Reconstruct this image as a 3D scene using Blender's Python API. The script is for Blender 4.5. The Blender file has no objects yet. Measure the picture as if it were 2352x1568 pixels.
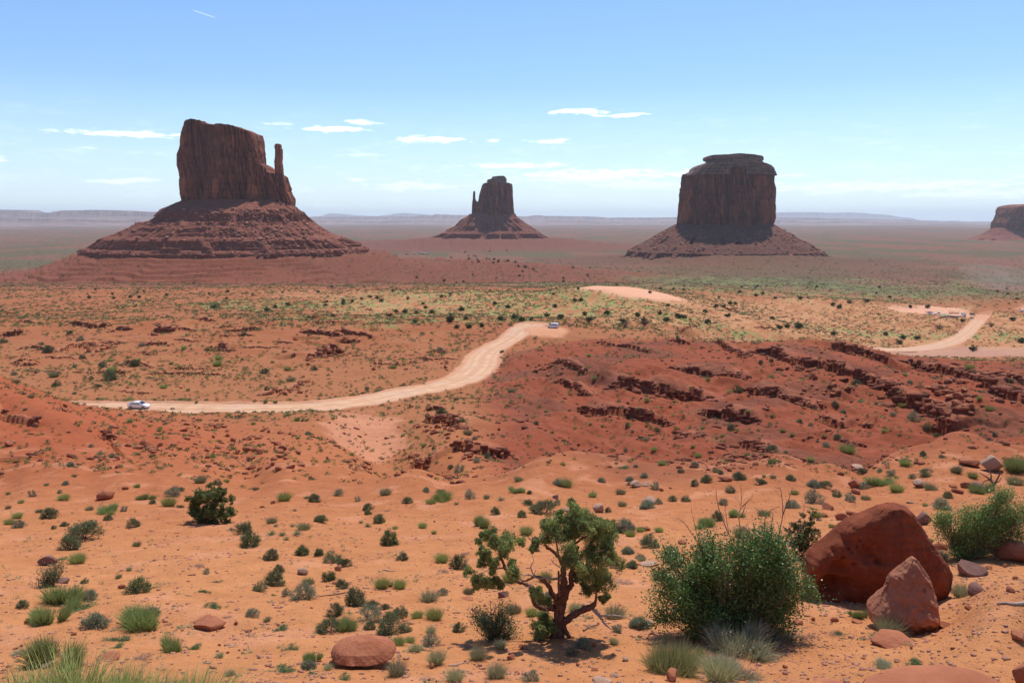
import bpy, math, random
import numpy as np
from mathutils import Vector
rad = math.radians
C = bpy.context.scene.collection
SC = bpy.context.scene
# ------------------------------------------------------------------ camera
F, CX, CY, PITCH = 1830.0, 1176.0, 784.0, rad(8.67)      # lens in units of a 2352 x 1568 frame
cam_d = bpy.data.cameras.new('camera'); cam = bpy.data.objects.new('camera', cam_d); C.objects.link(cam)
cam_d.sensor_width = 36.0; cam_d.lens = 36.0*F/2352.0
cam.location = (0, 0, 0); cam.rotation_euler = (rad(90)-PITCH, 0, 0)
cam_d.clip_start = 0.1; cam_d.clip_end = 300000.0
SC.camera = cam
# ------------------------------------------------------------------ world, sun, exposure
SUN_EL, SUN_AZ = 62.0, 20.0            # azimuth to the right of the viewing direction (+Y)
SC.view_settings.view_transform = 'Standard'; SC.view_settings.look = 'None'
SC.view_settings.exposure = 0.42; SC.view_settings.gamma = 1.0
SC.view_settings.use_curve_mapping = False
SC.cycles.volume_bounces = 2; SC.cycles.max_bounces = 6; SC.cycles.diffuse_bounces = 3
SC.cycles.use_denoising = True
SC.cycles.use_adaptive_sampling = True
W = bpy.data.worlds.new('World'); SC.world = W; W.use_nodes = True
wt = W.node_tree; wt.nodes.clear()
class NT:
    """tiny helper to write node trees"""
    def __init__(s, nt): s.nt = nt
    def n(s, typ, ins=None, **kw):
        nd = s.nt.nodes.new(typ)
        for k, v in kw.items(): setattr(nd, k, v)
        for k, v in (ins or {}).items():
            sock = nd.inputs[k]
            if isinstance(v, bpy.types.NodeSocket): s.nt.links.new(v, sock)
            elif isinstance(v, bpy.types.Node): s.nt.links.new(v.outputs[0], sock)
            else: sock.default_value = v
        return nd
    def m(s, op, a, b=None, c=None, clamp=False):
        nd = s.nt.nodes.new('ShaderNodeMath'); nd.operation = op; nd.use_clamp = clamp
        for i, v in enumerate((a, b, c)):
            if v is None: continue
            if isinstance(v, bpy.types.NodeSocket): s.nt.links.new(v, nd.inputs[i])
            elif isinstance(v, bpy.types.Node): s.nt.links.new(v.outputs[0], nd.inputs[i])
            else: nd.inputs[i].default_value = v
        return nd.outputs[0]
    def mix(s, f, a, b, blend='MIX'):
        nd = s.nt.nodes.new('ShaderNodeMix'); nd.data_type = 'RGBA'; nd.blend_type = blend
        for i, v in ((0, f), (6, a), (7, b)):
            if isinstance(v, bpy.types.NodeSocket): s.nt.links.new(v, nd.inputs[i])
            elif isinstance(v, (int, float)): nd.inputs[i].default_value = v
            else: nd.inputs[i].default_value = (*v[:3], 1)
        return nd.outputs[2]
    def noise(s, vec, scale, detail=4, rough=.55, out='Fac', **kw):
        nd = s.n('ShaderNodeTexNoise', {'Vector': vec, 'Scale': scale, 'Detail': detail, 'Roughness': rough, **kw})
        return nd.outputs[out]
    def ramp(s, f, a, b):      # linear map a..b -> 0..1 clamped
        nd = s.n('ShaderNodeMapRange', {'Value': f, 'From Min': a, 'From Max': b}); nd.clamp = True
        return nd.outputs[0]
    def scale(s, vec, v):
        nd = s.n('ShaderNodeVectorMath', {0: vec, 1: v}, operation='MULTIPLY'); return nd.outputs[0]
w = NT(wt)
sky = w.n('ShaderNodeTexSky'); sky.sky_type = 'NISHITA'; sky.sun_disc = False
sky.sun_elevation = rad(SUN_EL); sky.sun_rotation = rad(SUN_AZ); sky.altitude = 1700
sky.air_density = 1.25; sky.dust_density = 1.2; sky.ozone_density = 1.6
tc = w.n('ShaderNodeTexCoord'); sep = w.n('ShaderNodeSeparateXYZ', {0: tc.outputs['Generated']})
az = w.m('ARCTAN2', sep.outputs[0], sep.outputs[1]); el = w.m('ARCSINE', sep.outputs[2])
comb = w.n('ShaderNodeCombineXYZ', {0: w.m('MULTIPLY', az, 46.0), 1: w.m('MULTIPLY', el, 210.0), 2: 0.0})
nz = w.noise(comb.outputs[0], 1.0, 6, .62)
nz2 = w.noise(w.n('ShaderNodeVectorMath', {0: comb.outputs[0], 1: (7.3, 3.1, 0)}, operation='ADD').outputs[0], 0.35, 3, .5)
wob = w.m('MULTIPLY', w.m('SUBTRACT', nz, .5), 3.6)
def azel(u, v):
    a, b = (u-CX)/F, -(v-CY)/F
    d = (a, math.cos(PITCH)+b*math.sin(PITCH), -math.sin(PITCH)+b*math.cos(PITCH))
    L = math.sqrt(sum(q*q for q in d))
    return math.atan2(d[0], d[1]), math.asin(d[2]/L)
# thin streaks of cloud: (u, v, half width, half height, density)
STREAKS = [(300,308,140,9,.8),(765,297,80,9,.95),(835,281,42,7,.8),(985,320,92,9,.95),(1138,325,16,6,.8),
  (1265,324,50,6,.85),(1330,256,72,7,1.0),(1428,265,66,6,1.1),(1190,380,130,9,.7),(1380,402,240,16,.62),(1330,412,190,12,.4),
  (950,428,120,14,.4),(280,416,85,9,.45),(815,414,26,7,.4),(1740,404,110,7,.4),(2010,428,330,16,.42),(2250,445,180,14,.35),
  (1470,425,160,12,.35),(0,367,16,9,.55),(640,285,32,5,.35),(820,355,60,5,.3),(210,340,22,5,.3)]
cl = None
for (u, v, ru, rv, den) in STREAKS:
    a0, e0 = azel(u, v); ra, re = ru/F*1.0, rv/F*.80
    p = w.m('MULTIPLY', w.m('SUBTRACT', az, a0), 1/ra); q = w.m('MULTIPLY', w.m('SUBTRACT', el, e0), 1/re)
    r2 = w.m('ADD', w.m('MULTIPLY', p, p), w.m('MULTIPLY', q, q))
    t = w.m('MULTIPLY', w.m('ADD', w.m('SUBTRACT', 1.0, w.m('SQRT', r2)), wob), den*1.5)
    t = w.m('MULTIPLY', w.m('MAXIMUM', w.m('MINIMUM', t, den), 0.0), 1.0)
    cl = t if cl is None else w.m('MAXIMUM', cl, t)
band = w.m('MULTIPLY', w.ramp(el, rad(8.5), rad(4.5)), w.ramp(nz2, .48, .72))
cl = w.m('MAXIMUM', cl, w.m('MULTIPLY', w.m('MULTIPLY', band, w.ramp(nz, .42, .75)), .33))
# aircraft trail, a short straight line high on the left
(a1, e1), (a2, e2) = azel(441, 23), azel(497, 42)
dx, dy = a2-a1, e2-e1; L = math.hypot(dx, dy); ux, uy = dx/L, dy/L
pa, pe = w.m('SUBTRACT', az, (a1+a2)/2), w.m('SUBTRACT', el, (e1+e2)/2)
lon = w.m('ABSOLUTE', w.m('ADD', w.m('MULTIPLY', pa, ux), w.m('MULTIPLY', pe, uy)))
lat = w.m('ABSOLUTE', w.m('SUBTRACT', w.m('MULTIPLY', pa, uy), w.m('MULTIPLY', pe, ux)))
tr = w.m('MULTIPLY', w.ramp(lat, .0007, .0001), w.ramp(lon, L/2, L/2*.7))
cl = w.m('MAXIMUM', cl, w.m('MULTIPLY', tr, .35))
SKYTINT = w.mix(1.0, sky.outputs[0], (0.755, 0.925, 1.13), 'MULTIPLY')
skc = w.mix(cl, SKYTINT, (11.5, 11.8, 12.2))
bg = w.n('ShaderNodeBackground', {'Color': w.mix(w.m('MULTIPLY', w.ramp(el, rad(9), 0.0), .35), skc, (9.4, 10.6, 11.8)), 'Strength': 0.10})
w.n('ShaderNodeOutputWorld', {'Surface': bg})
sl = bpy.data.lights.new('sun', 'SUN'); so = bpy.data.objects.new('sun', sl); C.objects.link(so)
sl.energy = 3.4; sl.angle = rad(0.53); sl.color = (1.0, 0.95, 0.87)
sd = Vector((math.sin(rad(SUN_AZ))*math.cos(rad(SUN_EL)), math.cos(rad(SUN_AZ))*math.cos(rad(SUN_EL)), math.sin(rad(SUN_EL))))
so.rotation_euler = sd.to_track_quat('Z', 'Y').to_euler(); so.location = (50, 50, 80)

# ------------------------------------------------------------------ numpy helpers
RS = np.random.RandomState(5)
_P = RS.permutation(256); _P = np.concatenate([_P, _P, _P]).astype(np.int32)
_ang = np.linspace(0, 2*np.pi, 256, endpoint=False); _gx, _gy = np.cos(_ang).astype('f4'), np.sin(_ang).astype('f4')
def gn2(x, y, seed=0):
    x = np.asarray(x, 'f8')+seed*17.31; y = np.asarray(y, 'f8')+seed*9.77
    xf, yf = np.floor(x), np.floor(y); xi, yi = xf.astype(np.int64) & 255, yf.astype(np.int64) & 255
    fx, fy = (x-xf).astype('f4'), (y-yf).astype('f4')
    u, v = fx*fx*fx*(fx*(fx*6-15)+10), fy*fy*fy*(fy*(fy*6-15)+10)
    def g(ix, iy, dx, dy):
        h = _P[_P[ix & 255]+(iy & 255)]; return _gx[h]*dx+_gy[h]*dy
    a = g(xi, yi, fx, fy); b = g(xi+1, yi, fx-1, fy); c = g(xi, yi+1, fx, fy-1); d = g(xi+1, yi+1, fx-1, fy-1)
    return (a+u*(b-a))*(1-v)+(c+u*(d-c))*v
def fbm(x, y, oc=4, seed=0, gain=.5, ridged=False):
    s = 0; a = 1.0; t = 0
    for i in range(oc):
        n = gn2(x*(2.03**i), y*(2.03**i), seed+i*3.7)*1.5
        if ridged: n = 1-2*np.abs(n)
        s = s+a*n; t += a; a *= gain
    return s/t
def fbm3(P, oc=3, seed=0, gain=.5):
    """cheap 3D noise: mean of three planar noises"""
    x, y, z = P[..., 0], P[..., 1], P[..., 2]
    return (fbm(x, y+z*.31, oc, seed, gain)+fbm(y, z+x*.27, oc, seed+5, gain)+fbm(z, x+y*.23, oc, seed+9, gain))*.75
def sst(x, a, b):
    t = np.clip((x-a)/(b-a), 0, 1); return t*t*(3-2*t)
def pchip(xs, ys):
    xs, ys = np.array(xs, float), np.array(ys, float); h = np.diff(xs); d = np.diff(ys)/h
    m = np.zeros_like(ys); m[0], m[-1] = d[0], d[-1]
    for i in range(1, len(xs)-1):
        m[i] = 0 if d[i-1]*d[i] <= 0 else 2*d[i-1]*d[i]/(d[i-1]+d[i])
    def f(x):
        x = np.clip(x, xs[0], xs[-1]); i = np.clip(np.searchsorted(xs, x)-1, 0, len(xs)-2)
        t = (x-xs[i])/h[i]
        return ys[i]*(1+2*t)*(1-t)**2+h[i]*m[i]*t*(1-t)**2+ys[i+1]*t*t*(3-2*t)+h[i]*m[i+1]*t*t*(t-1)
    return f
def ray(u, v):
    """direction through a point of the reference frame, scaled so that Y = 1"""
    a, b = (u-CX)/F, -(v-CY)/F; y = math.cos(PITCH)+b*math.sin(PITCH)
    return a/y, (-math.sin(PITCH)+b*math.cos(PITCH))/y
def at(u, v, Y):
    s, t = ray(u, v); return (s*Y, Y, t*Y)
def obj(name, verts, faces, mat, parent=None, smooth=True, cols=None, mats=None, fmat=None, loc=None):
    me = bpy.data.meshes.new(name)
    verts = np.asarray(verts, 'f4').reshape(-1, 3)
    if isinstance(faces, np.ndarray):
        k = faces.shape[1]; nf = len(faces)
        me.vertices.add(len(verts)); me.vertices.foreach_set('co', verts.ravel())
        me.loops.add(nf*k); me.loops.foreach_set('vertex_index', faces.astype('i4').ravel())
        me.polygons.add(nf); me.polygons.foreach_set('loop_start', np.arange(0, nf*k, k, dtype='i4'))
        me.update(calc_edges=True)
    else:
        me.from_pydata(verts.tolist(), [], faces)
    if smooth: me.polygons.foreach_set('use_smooth', np.ones(len(me.polygons), bool))
    if mats:
        for q in mats: me.materials.append(q)
        if fmat is not None: me.polygons.foreach_set('material_index', np.asarray(fmat, 'i4'))
    elif mat: me.materials.append(mat)
    if cols is not None:
        ca = me.color_attributes.new('Col', 'FLOAT_COLOR', 'POINT')
        c4 = np.ones((len(verts), 4), 'f4'); c4[:, :3] = cols; ca.data.foreach_set('color', c4.ravel())
    o = bpy.data.objects.new(name, me); C.objects.link(o)
    if parent: o.parent = parent
    if loc is not None: o.location = loc
    return o
def tag(o, label=None, cat=None, group=None, kind=None):
    for k, v in (('label', label), ('category', cat), ('group', group), ('kind', kind)):
        if v: o[k] = v
    return o
def empty(name, loc=(0, 0, 0), rz=0.0):
    o = bpy.data.objects.new(name, None); o.empty_display_size = .3; C.objects.link(o)
    o.location = loc; o.rotation_euler = (0, 0, rz); return o
def grid_faces(nr, nc, wrap=False):
    r, c = np.meshgrid(np.arange(nr-1), np.arange(nc if wrap else nc-1), indexing='ij')
    c2 = (c+1) % nc
    return np.stack([r*nc+c, r*nc+c2, (r+1)*nc+c2, (r+1)*nc+c], -1).reshape(-1, 4)
def lin(r, g, b):
    f = lambda c: ((c/255+.055)/1.055)**2.4 if c > 10 else c/255/12.92
    return (f(r), f(g), f(b))
# ------------------------------------------------------------------ materials
def new_mat(name):
    m = bpy.data.materials.new(name); m.use_nodes = True; m.node_tree.nodes.clear(); return m, NT(m.node_tree)
def finish(t, col, rough=.9, normal=None, spec=.2, metal=0.0, trans=0.0):
    ins = {'Base Color': col, 'Roughness': rough, 'Specular IOR Level': spec, 'Metallic': metal}
    if normal is not None: ins['Normal'] = normal
    p = t.n('ShaderNodeBsdfPrincipled', ins); sh = p.outputs[0]
    if trans:
        tl = t.n('ShaderNodeBsdfTranslucent', {'Color': col}); sh = t.n('ShaderNodeMixShader', {0: trans, 1: sh, 2: tl.outputs[0]}).outputs[0]
    t.n('ShaderNodeOutputMaterial', {'Surface': sh})
def flat(name, col, rough=.6, metal=0.0, spec=.4, var=.12, sc=6.0):
    m, t = new_mat(name); g = t.n('ShaderNodeTexCoord').outputs['Object']
    f = t.noise(g, sc, 4); c = t.mix(f, [q*(1-var) for q in col], [min(1, q*(1+var)) for q in col])
    finish(t, c, rough, None, spec, metal); return m
def ground_material():
    m, t = new_mat('desert_ground'); pos = t.n('ShaderNodeNewGeometry').outputs['Position']
    col = t.n('ShaderNodeAttribute', attribute_name='Col').outputs['Color']
    n1 = t.noise(pos, .9, 8, .65); n2 = t.noise(pos, .055, 6, .6); n3 = t.noise(pos, 9.0, 5, .7); n4 = t.noise(pos, .0045, 5, .6)
    c = t.mix(t.ramp(n1, .3, .72), t.mix(1, col, (.86, .80, .76), 'MULTIPLY'), t.mix(1, col, (1.12, 1.13, 1.12), 'MULTIPLY'))
    c = t.mix(t.m('MULTIPLY', t.ramp(n2, .5, .75), .45), c, t.mix(1, col, (.80, .68, .62), 'MULTIPLY'))
    c = t.mix(t.m('MULTIPLY', t.ramp(n4, .48, .7), .3), c, t.mix(1, col, (.9, .82, .84), 'MULTIPLY'))
    c = t.mix(t.m('MULTIPLY', t.ramp(n3, .62, .78), .30), c, t.mix(1, col, (.62, .55, .52), 'MULTIPLY'))
    pale = t.noise(t.scale(pos, (1, .45, 1)), .35, 7, .75)
    c = t.mix(t.m('MULTIPLY', t.ramp(pale, .64, .76), .30), c, lin(226, 176, 140))
    h = t.m('ADD', t.m('MULTIPLY', n1, .22), t.m('MULTIPLY', n3, .10))
    b = t.n('ShaderNodeBump', {'Strength': .9, 'Distance': .9, 'Height': h})
    finish(t, c, .95, b.outputs[0], .08); return m
def rock_material(name, base, dark, light, streak=0.0, strata=0.0, sc=1.0, lighttop=None, cracks=False):
    m, t = new_mat(name); geo = t.n('ShaderNodeNewGeometry'); pos = geo.outputs['Position']
    o = t.n('ShaderNodeTexCoord').outputs['Object'] if sc > .2 else pos
    n1 = t.noise(o, 1.3*sc, 8, .65); n2 = t.noise(o, 9*sc, 5, .6)
    c = t.mix(t.ramp(n1, .3, .7), dark, light); c = t.mix(.3 if cracks else .45, c, base)
    if streak:
        nv = t.noise(t.scale(o, (1, 1, .10)), 4.2*sc, 7, .68); nv2 = t.noise(t.scale(o, (1, 1, .35)), 1.1*sc, 5, .6)
        c = t.mix(t.m('MULTIPLY', t.ramp(nv, .42, .66), streak), c, dark)
        c = t.mix(t.m('MULTIPLY', t.ramp(nv2, .55, .68), streak*.8), c, light)
    if cracks:
        nc_ = t.noise(t.scale(o, (1, 1, .045)), 1.9*sc, 5, .6); cr_ = t.m('ABSOLUTE', t.m('SUBTRACT', nc_, .5)); c = t.mix(t.m('MULTIPLY', t.ramp(cr_, .022, .004), .75), c, (.04, .020, .017))  # thin dark lines: the shade inside cliff cracks, painted into the rock colour
        nd_ = t.noise(t.scale(o, (1, 1, .30)), 1.6*sc, 4, .6); c = t.mix(t.m('MULTIPLY', t.ramp(nd_, .57, .66), .7), c, (.50, .17, .075))
        nb_ = t.noise(t.scale(o, (1, 1, .05)), .75*sc, 3, .5); c = t.mix(t.m('MULTIPLY', t.ramp(nb_, .55, .40), .45), c, dark)
    if strata:
        ns = t.noise(t.scale(o, (.03, .03, 1)), 7*sc, 6, .6)
        c = t.mix(t.m('MULTIPLY', t.ramp(ns, .45, .62), strata), c, dark)
    c = t.mix(t.m('MULTIPLY', t.ramp(n2, .58, .75), .35), c, dark)
    if lighttop is not None:
        up = t.n('ShaderNodeSeparateXYZ', {0: geo.outputs['Normal']}).outputs[2]
        c = t.mix(t.ramp(t.m('ADD', up, t.m('MULTIPLY', n1, .3)), .72, 1.0), c, lighttop)
    h = t.m('ADD', n1, t.m('MULTIPLY', n2, .3))
    b = t.n('ShaderNodeBump', {'Strength': .7, 'Distance': .12/sc, 'Height': h})
    finish(t, c, .92, b.outputs[0], .12); return m
M_ground = ground_material()
M_tower = rock_material('red_sandstone_cliff', (.30, .086, .043), (.095, .038, .028), (.54, .175, .080), .8, .3, .028, cracks=True)
M_talus = rock_material('shale_slope', (.25, .084, .050), (.13, .046, .033), (.33, .120, .075), 0, .35, .05)
M_cap = rock_material('grey_brown_caprock', (.24, .125, .09), (.09, .05, .04), (.42, .26, .19), 0, .8, .05)
M_mesa = rock_material('far_mesa_rock', (.26, .15, .12), (.15, .09, .08), (.45, .30, .24), 0, .6, .004)
# ------------------------------------------------------------------ terrain: one sheet from the viewpoint to the horizon
NC, NR = 1300, 1330
pB = pchip([1,2.5,6,10,15,18.6,23,29,42,55,80,105,135,163,200,230,260,290,320,345,370,390,480,560,700,850,1100,1500,2260,3500,6200,14000,70000],
           [-1.9,-2.6,-5.2,-7.4,-9.3,-10.4,-11.6,-13.2,-16.5,-19.4,-24.4,-28.9,-34,-39,-43.6,-45.7,-47.8,-49.7,-51.3,-51.4,-50.9,-50.2,-56,-60,-65.5,-72.5,-88,-111,-116,-117,-117,-117,-117])
pA = pchip([1,2.5,6,10,15,18.6,23,29,42,55,66,75,95,115,150,175,200,230,260,285,310,350,420,520,620,800,1100,1500,2260,3500,6200,14000,70000],
           [-1.9,-2.6,-5.2,-7.4,-9.3,-10.4,-11.6,-13.2,-16.5,-19.3,-21.2,-25,-32,-36,-41.3,-43,-43.6,-43.3,-41.6,-41.8,-47,-57,-73,-85,-89,-94,-101,-112,-116,-117,-117,-117,-117])
def macro(X, Y):
    s = X/Y; L = np.log(Y); Y = Y*np.exp(np.exp(-((L-4.3)/.32)**2)*(gn2(s*7, L*1.5, 4)*.22+gn2(s*19, L*3, 6)*.07)); L = np.log(Y)
    sc = np.interp(Y, [50, 100, 290, 420, 700, 2000], [.0, .02, .05, .30, .32, .32])
    wd = np.interp(Y, [50, 290, 420, 2000], [.10, .07, .2, .25])
    m = sst(s+gn2(s*6, L*4, 3)*.08, sc-wd, sc+wd)
    z = pB(Y)*(1-m)+pA(Y)*m+np.interp(Y, [190, 260, 310, 350, 430], [0, -6.5, -8.5, -6.5, 0])*sst(s, .36, .54)
    def bump(u, v, Yc, rs, rl, dz):
        s0, _ = ray(u, v); return dz*np.exp(-((s-s0)/rs)**2-((L-math.log(Yc))/rl)**2)
    z = z+bump(-90, 930, 108, .17, .30, 9.0)          # red hill on the left
    z = z+bump(120, 1040, 84, .10, .13, 1.6)
    z = z-bump(880, 1010, 118, .06, .22, 4.4)        # wash running down to the gully
    z = z-bump(950, 1060, 88, .05, .14, 5.5)
    z = z+bump(2300, 1040, 80, .12, .22, 3.0)        # right rim
    z = z+bump(2330, 1240, 19.5, .065, .16, 1.35)    # bank at the right
    z = z+bump(1050, 668, 640, .10, .16, 3.5)+bump(1400, 672, 600, .10, .15, 13)+bump(1640, 700, 520, .12, .12, 6)
    z = z+bump(2120, 720, 700, .07, .12, 5)+bump(1960, 695, 820, .1, .14, 6)+bump(1300, 770, 330, .06, .1, -1.0)
    z = z+bump(1380, 760, 352, .05, .07, 3.0)+bump(1560, 775, 290, .05, .06, 1.0)-3.2*sst(s, .02, .2)*np.exp(-((L-5.6)/.17)**2)
    return z
# apron cones round the buttes: (u centre, Y, half width x, half width y, height z, slope scale, drop)
def apron(X, Y, cx, cy, ax, ay, top, ln):
    d = np.sqrt(((X-cx)/ax)**2+((Y-cy)/ay)**2); dd = np.maximum(d-1, 0)*min(ax, ay)
    return top-dd*.0-(1-np.exp(-dd/ln))*(117+top)
def height(X, Y):
    z = macro(X, Y)
    s = X/Y
    # relief at growing scales with distance
    n = fbm(X/38, Y/38, 5, 1, .52); r = fbm((X+Y*.35)/24+3, Y/46, 4, 7, .5, True)
    f_mid = sst(Y, 60, 110)*(1-sst(Y, 1200, 2500))
    lefth = np.exp(-((s+.55)/.3)**2-((L-math.log(95))/.3)**2)
    right = sst(s, -.05, .08)*sst(Y, 80, 120)*(1-sst(Y, 270, 330))
    z = z+f_mid*(n*1.3)+right*(1-.65*sst(Y, 215, 260))*(r*3.6+fbm(X/9, Y/14, 3, 19, .5, True)*.55)+lefth*(fbm(X/11, Y/13, 4, 9, .5, True)*.9)
    z = z+(1-sst(Y, 30, 70))*(fbm(X/5, Y/5, 5, 11, .55)*.34+fbm(X/.9, Y/.9, 3, 15)*.035)+sst(Y, 25, 60)*(1-sst(Y, 500, 1500))*fbm(X/9, Y/9, 4, 21)*.42
    z = z+sst(Y, 320, 520)*(1-sst(Y, 1400, 2400))*(fbm(X/90, Y/120, 4, 31)*2.4)
    z = z+sst(Y, 2000, 5000)*(1-sst(Y, 22000, 34000))*fbm(X/900, Y/1500, 4, 41)*3.5
    # rocky terraces in the middle left
    q = sst(-s, -.12, .02)*sst(Y, 210, 290)*(1-sst(Y, 700, 1000))
    st = 2.3; zz = z/st+fbm(X/50, Y/50, 3, 51)*1.1; fr = zz-np.floor(zz)
    z = z+q*st*(sst(fr, .45, .55)-fr)*.8*sst(fbm(X/60, Y/60, 3, 61), -.25, .2)
    for (u, cy, ax, ay, top, ln) in ((545, 1525, 285, 232, -62, 90), (1128, 3300, 310, 225, -74, 190), (1668, 2260, 225, 262, -88, 100), (2395, 4500, 380, 330, -108, 150)):
        cx = ray(u, 600)[0]*cy
        if u == 545:
            a = np.maximum(apron(X, Y, cx, cy, ax, ay, top, ln), apron(X, Y, cx+190, cy+60, 330, 170, -82, 140))
        elif u == 1128:
            a = np.maximum(apron(X, Y, cx, cy, ax, ay, top, ln), apron(X, Y, cx-260, cy+120, 430, 240, -90, 170))
        else: a = apron(X, Y, cx, cy, ax, ay, top, ln)
        a = a+fbm(X/70, Y/70, 5, 71, .6)*4.5
        if u != 1668:
            st = 6.5 if u < 1000 else 7.5
            zz = a/st+fbm(X/160, Y/160, 4, 81)*1.5; fr = zz-np.floor(zz)
            a = a+st*(sst(fr, .46, .54)-fr)*.9*sst(fbm(X/70, Y/80, 4, 83), -.25, .12)
        k = 3.0; z = np.maximum(z, a)+k*np.exp(-np.abs(z-a)/k)*.35*(a > -116)
    return z
# rows: even in both picture height and log distance
Yd = np.exp(np.linspace(math.log(1.2), math.log(60000), 40000)); vd = -np.arctan(pB(Yd)/Yd)
dv = np.abs(np.gradient(vd)); dl = np.gradient(np.log(Yd))
wgt = dv/dv.sum()*.50*np.where(Yd < 10, .25, 1)+dl/dl.sum()*.30
wgt += np.where((Yd > 60) & (Yd < 420), dl, 0)/dl[(Yd > 60) & (Yd < 420)].sum()*.30
wgt += np.where((Yd > 1080) & (Yd < 1330), dl, 0)/dl[(Yd > 1080) & (Yd < 1330)].sum()*.06
cw = np.cumsum(wgt); cw = (cw-cw[0])/(cw[-1]-cw[0])
Yr = np.interp(np.linspace(0, 1, NR), cw, Yd)
Sg = np.linspace(-.97, .97, NC)
GY = np.repeat(Yr[:, None], NC, 1); GX = GY*Sg[None, :]
GZ = height(GX, GY)
def locate(u, v, Z=None, ymin=3.0, ymax=60000):
    """where the line of sight through (u, v) meets the ground -> X, Y, Z"""
    Z = GZ if Z is None else Z
    s, t = ray(u, v); k = (s-Sg[0])/(Sg[1]-Sg[0]); i = int(np.clip(math.floor(k), 0, NC-2)); f = k-i
    col = Z[:, i]*(1-f)+Z[:, i+1]*f; tt = col/Yr
    ok = np.nonzero((tt >= t) & (Yr > ymin) & (Yr < ymax))[0]
    if len(ok) == 0: j = NR-2; return s*Yr[j], Yr[j], col[j]
    j = ok[0]
    if j == 0: return s*Yr[0], Yr[0], col[0]
    g = (t-tt[j-1])/(tt[j]-tt[j-1]+1e-12); g = min(max(g, 0), 1); Y = Yr[j-1]+(Yr[j]-Yr[j-1])*g
    return s*Y, Y, col[j-1]*(1-g)+col[j]*g
def zat(X, Y):
    s = np.asarray(X)/Y; k = np.clip((s-Sg[0])/(Sg[1]-Sg[0]), 0, NC-1.001); i = k.astype(int) if isinstance(k, np.ndarray) else int(k); f = k-i
    j = np.clip(np.searchsorted(Yr, Y)-1, 0, NR-2); g = (Y-Yr[j])/(Yr[j+1]-Yr[j])
    return (GZ[j, i]*(1-f)+GZ[j, i+1]*f)*(1-g)+(GZ[j+1, i]*(1-f)+GZ[j+1, i+1]*f)*g
def polydist(pts, pad, wig=0):
    """signed distance (positive on the far side) and along-parameter to a polyline, for the grid points near it"""
    pts = np.array(pts); y0, y1 = pts[:, 1].min()-pad, pts[:, 1].max()+pad
    r0, r1 = np.searchsorted(Yr, y0), min(np.searchsorted(Yr, y1)+1, NR)
    ss = pts[:, 0]/pts[:, 1]; sp = pad/max(pts[:, 1].min()-pad, 5.)
    c0, c1 = np.searchsorted(Sg, ss.min()-sp), np.searchsorted(Sg, ss.max()+sp)
    X, Y = GX[r0:r1, c0:c1], GY[r0:r1, c0:c1]
    best = np.full(X.shape, 1e9); sg = np.ones(X.shape); al = np.zeros(X.shape)
    seg = np.hypot(*np.diff(pts, axis=0).T); cum = np.concatenate([[0], np.cumsum(seg)])
    for k in range(len(pts)-1):
        a, d = pts[k], pts[k+1]-pts[k]; t = np.clip(((X-a[0])*d[0]+(Y-a[1])*d[1])/(d@d), 0, 1)
        px, py = X-a[0]-t*d[0], Y-a[1]-t*d[1]; dist = np.hypot(px, py); q = dist < best
        best[q] = dist[q]; sg[q] = np.sign(d[0]*py-d[1]*px)[q]; al[q] = (cum[k]+t*seg[k])[q]
    return (slice(r0, r1), slice(c0, c1)), X, Y, best, sg, al, cum[-1]
z6 = lambda L: [(1435.5+x*.3896, 631.6+y*.3896) for x, y in L]
z5 = lambda L: [(746.5+x*.3662, 631.6+y*.3662) for x, y in L]
z4 = lambda L: [(x*.3418, 631.6+y*.3418) for x, y in L]
z7 = lambda L: [(x*.3335, 574.2+y*.3335) for x, y in L]
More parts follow.
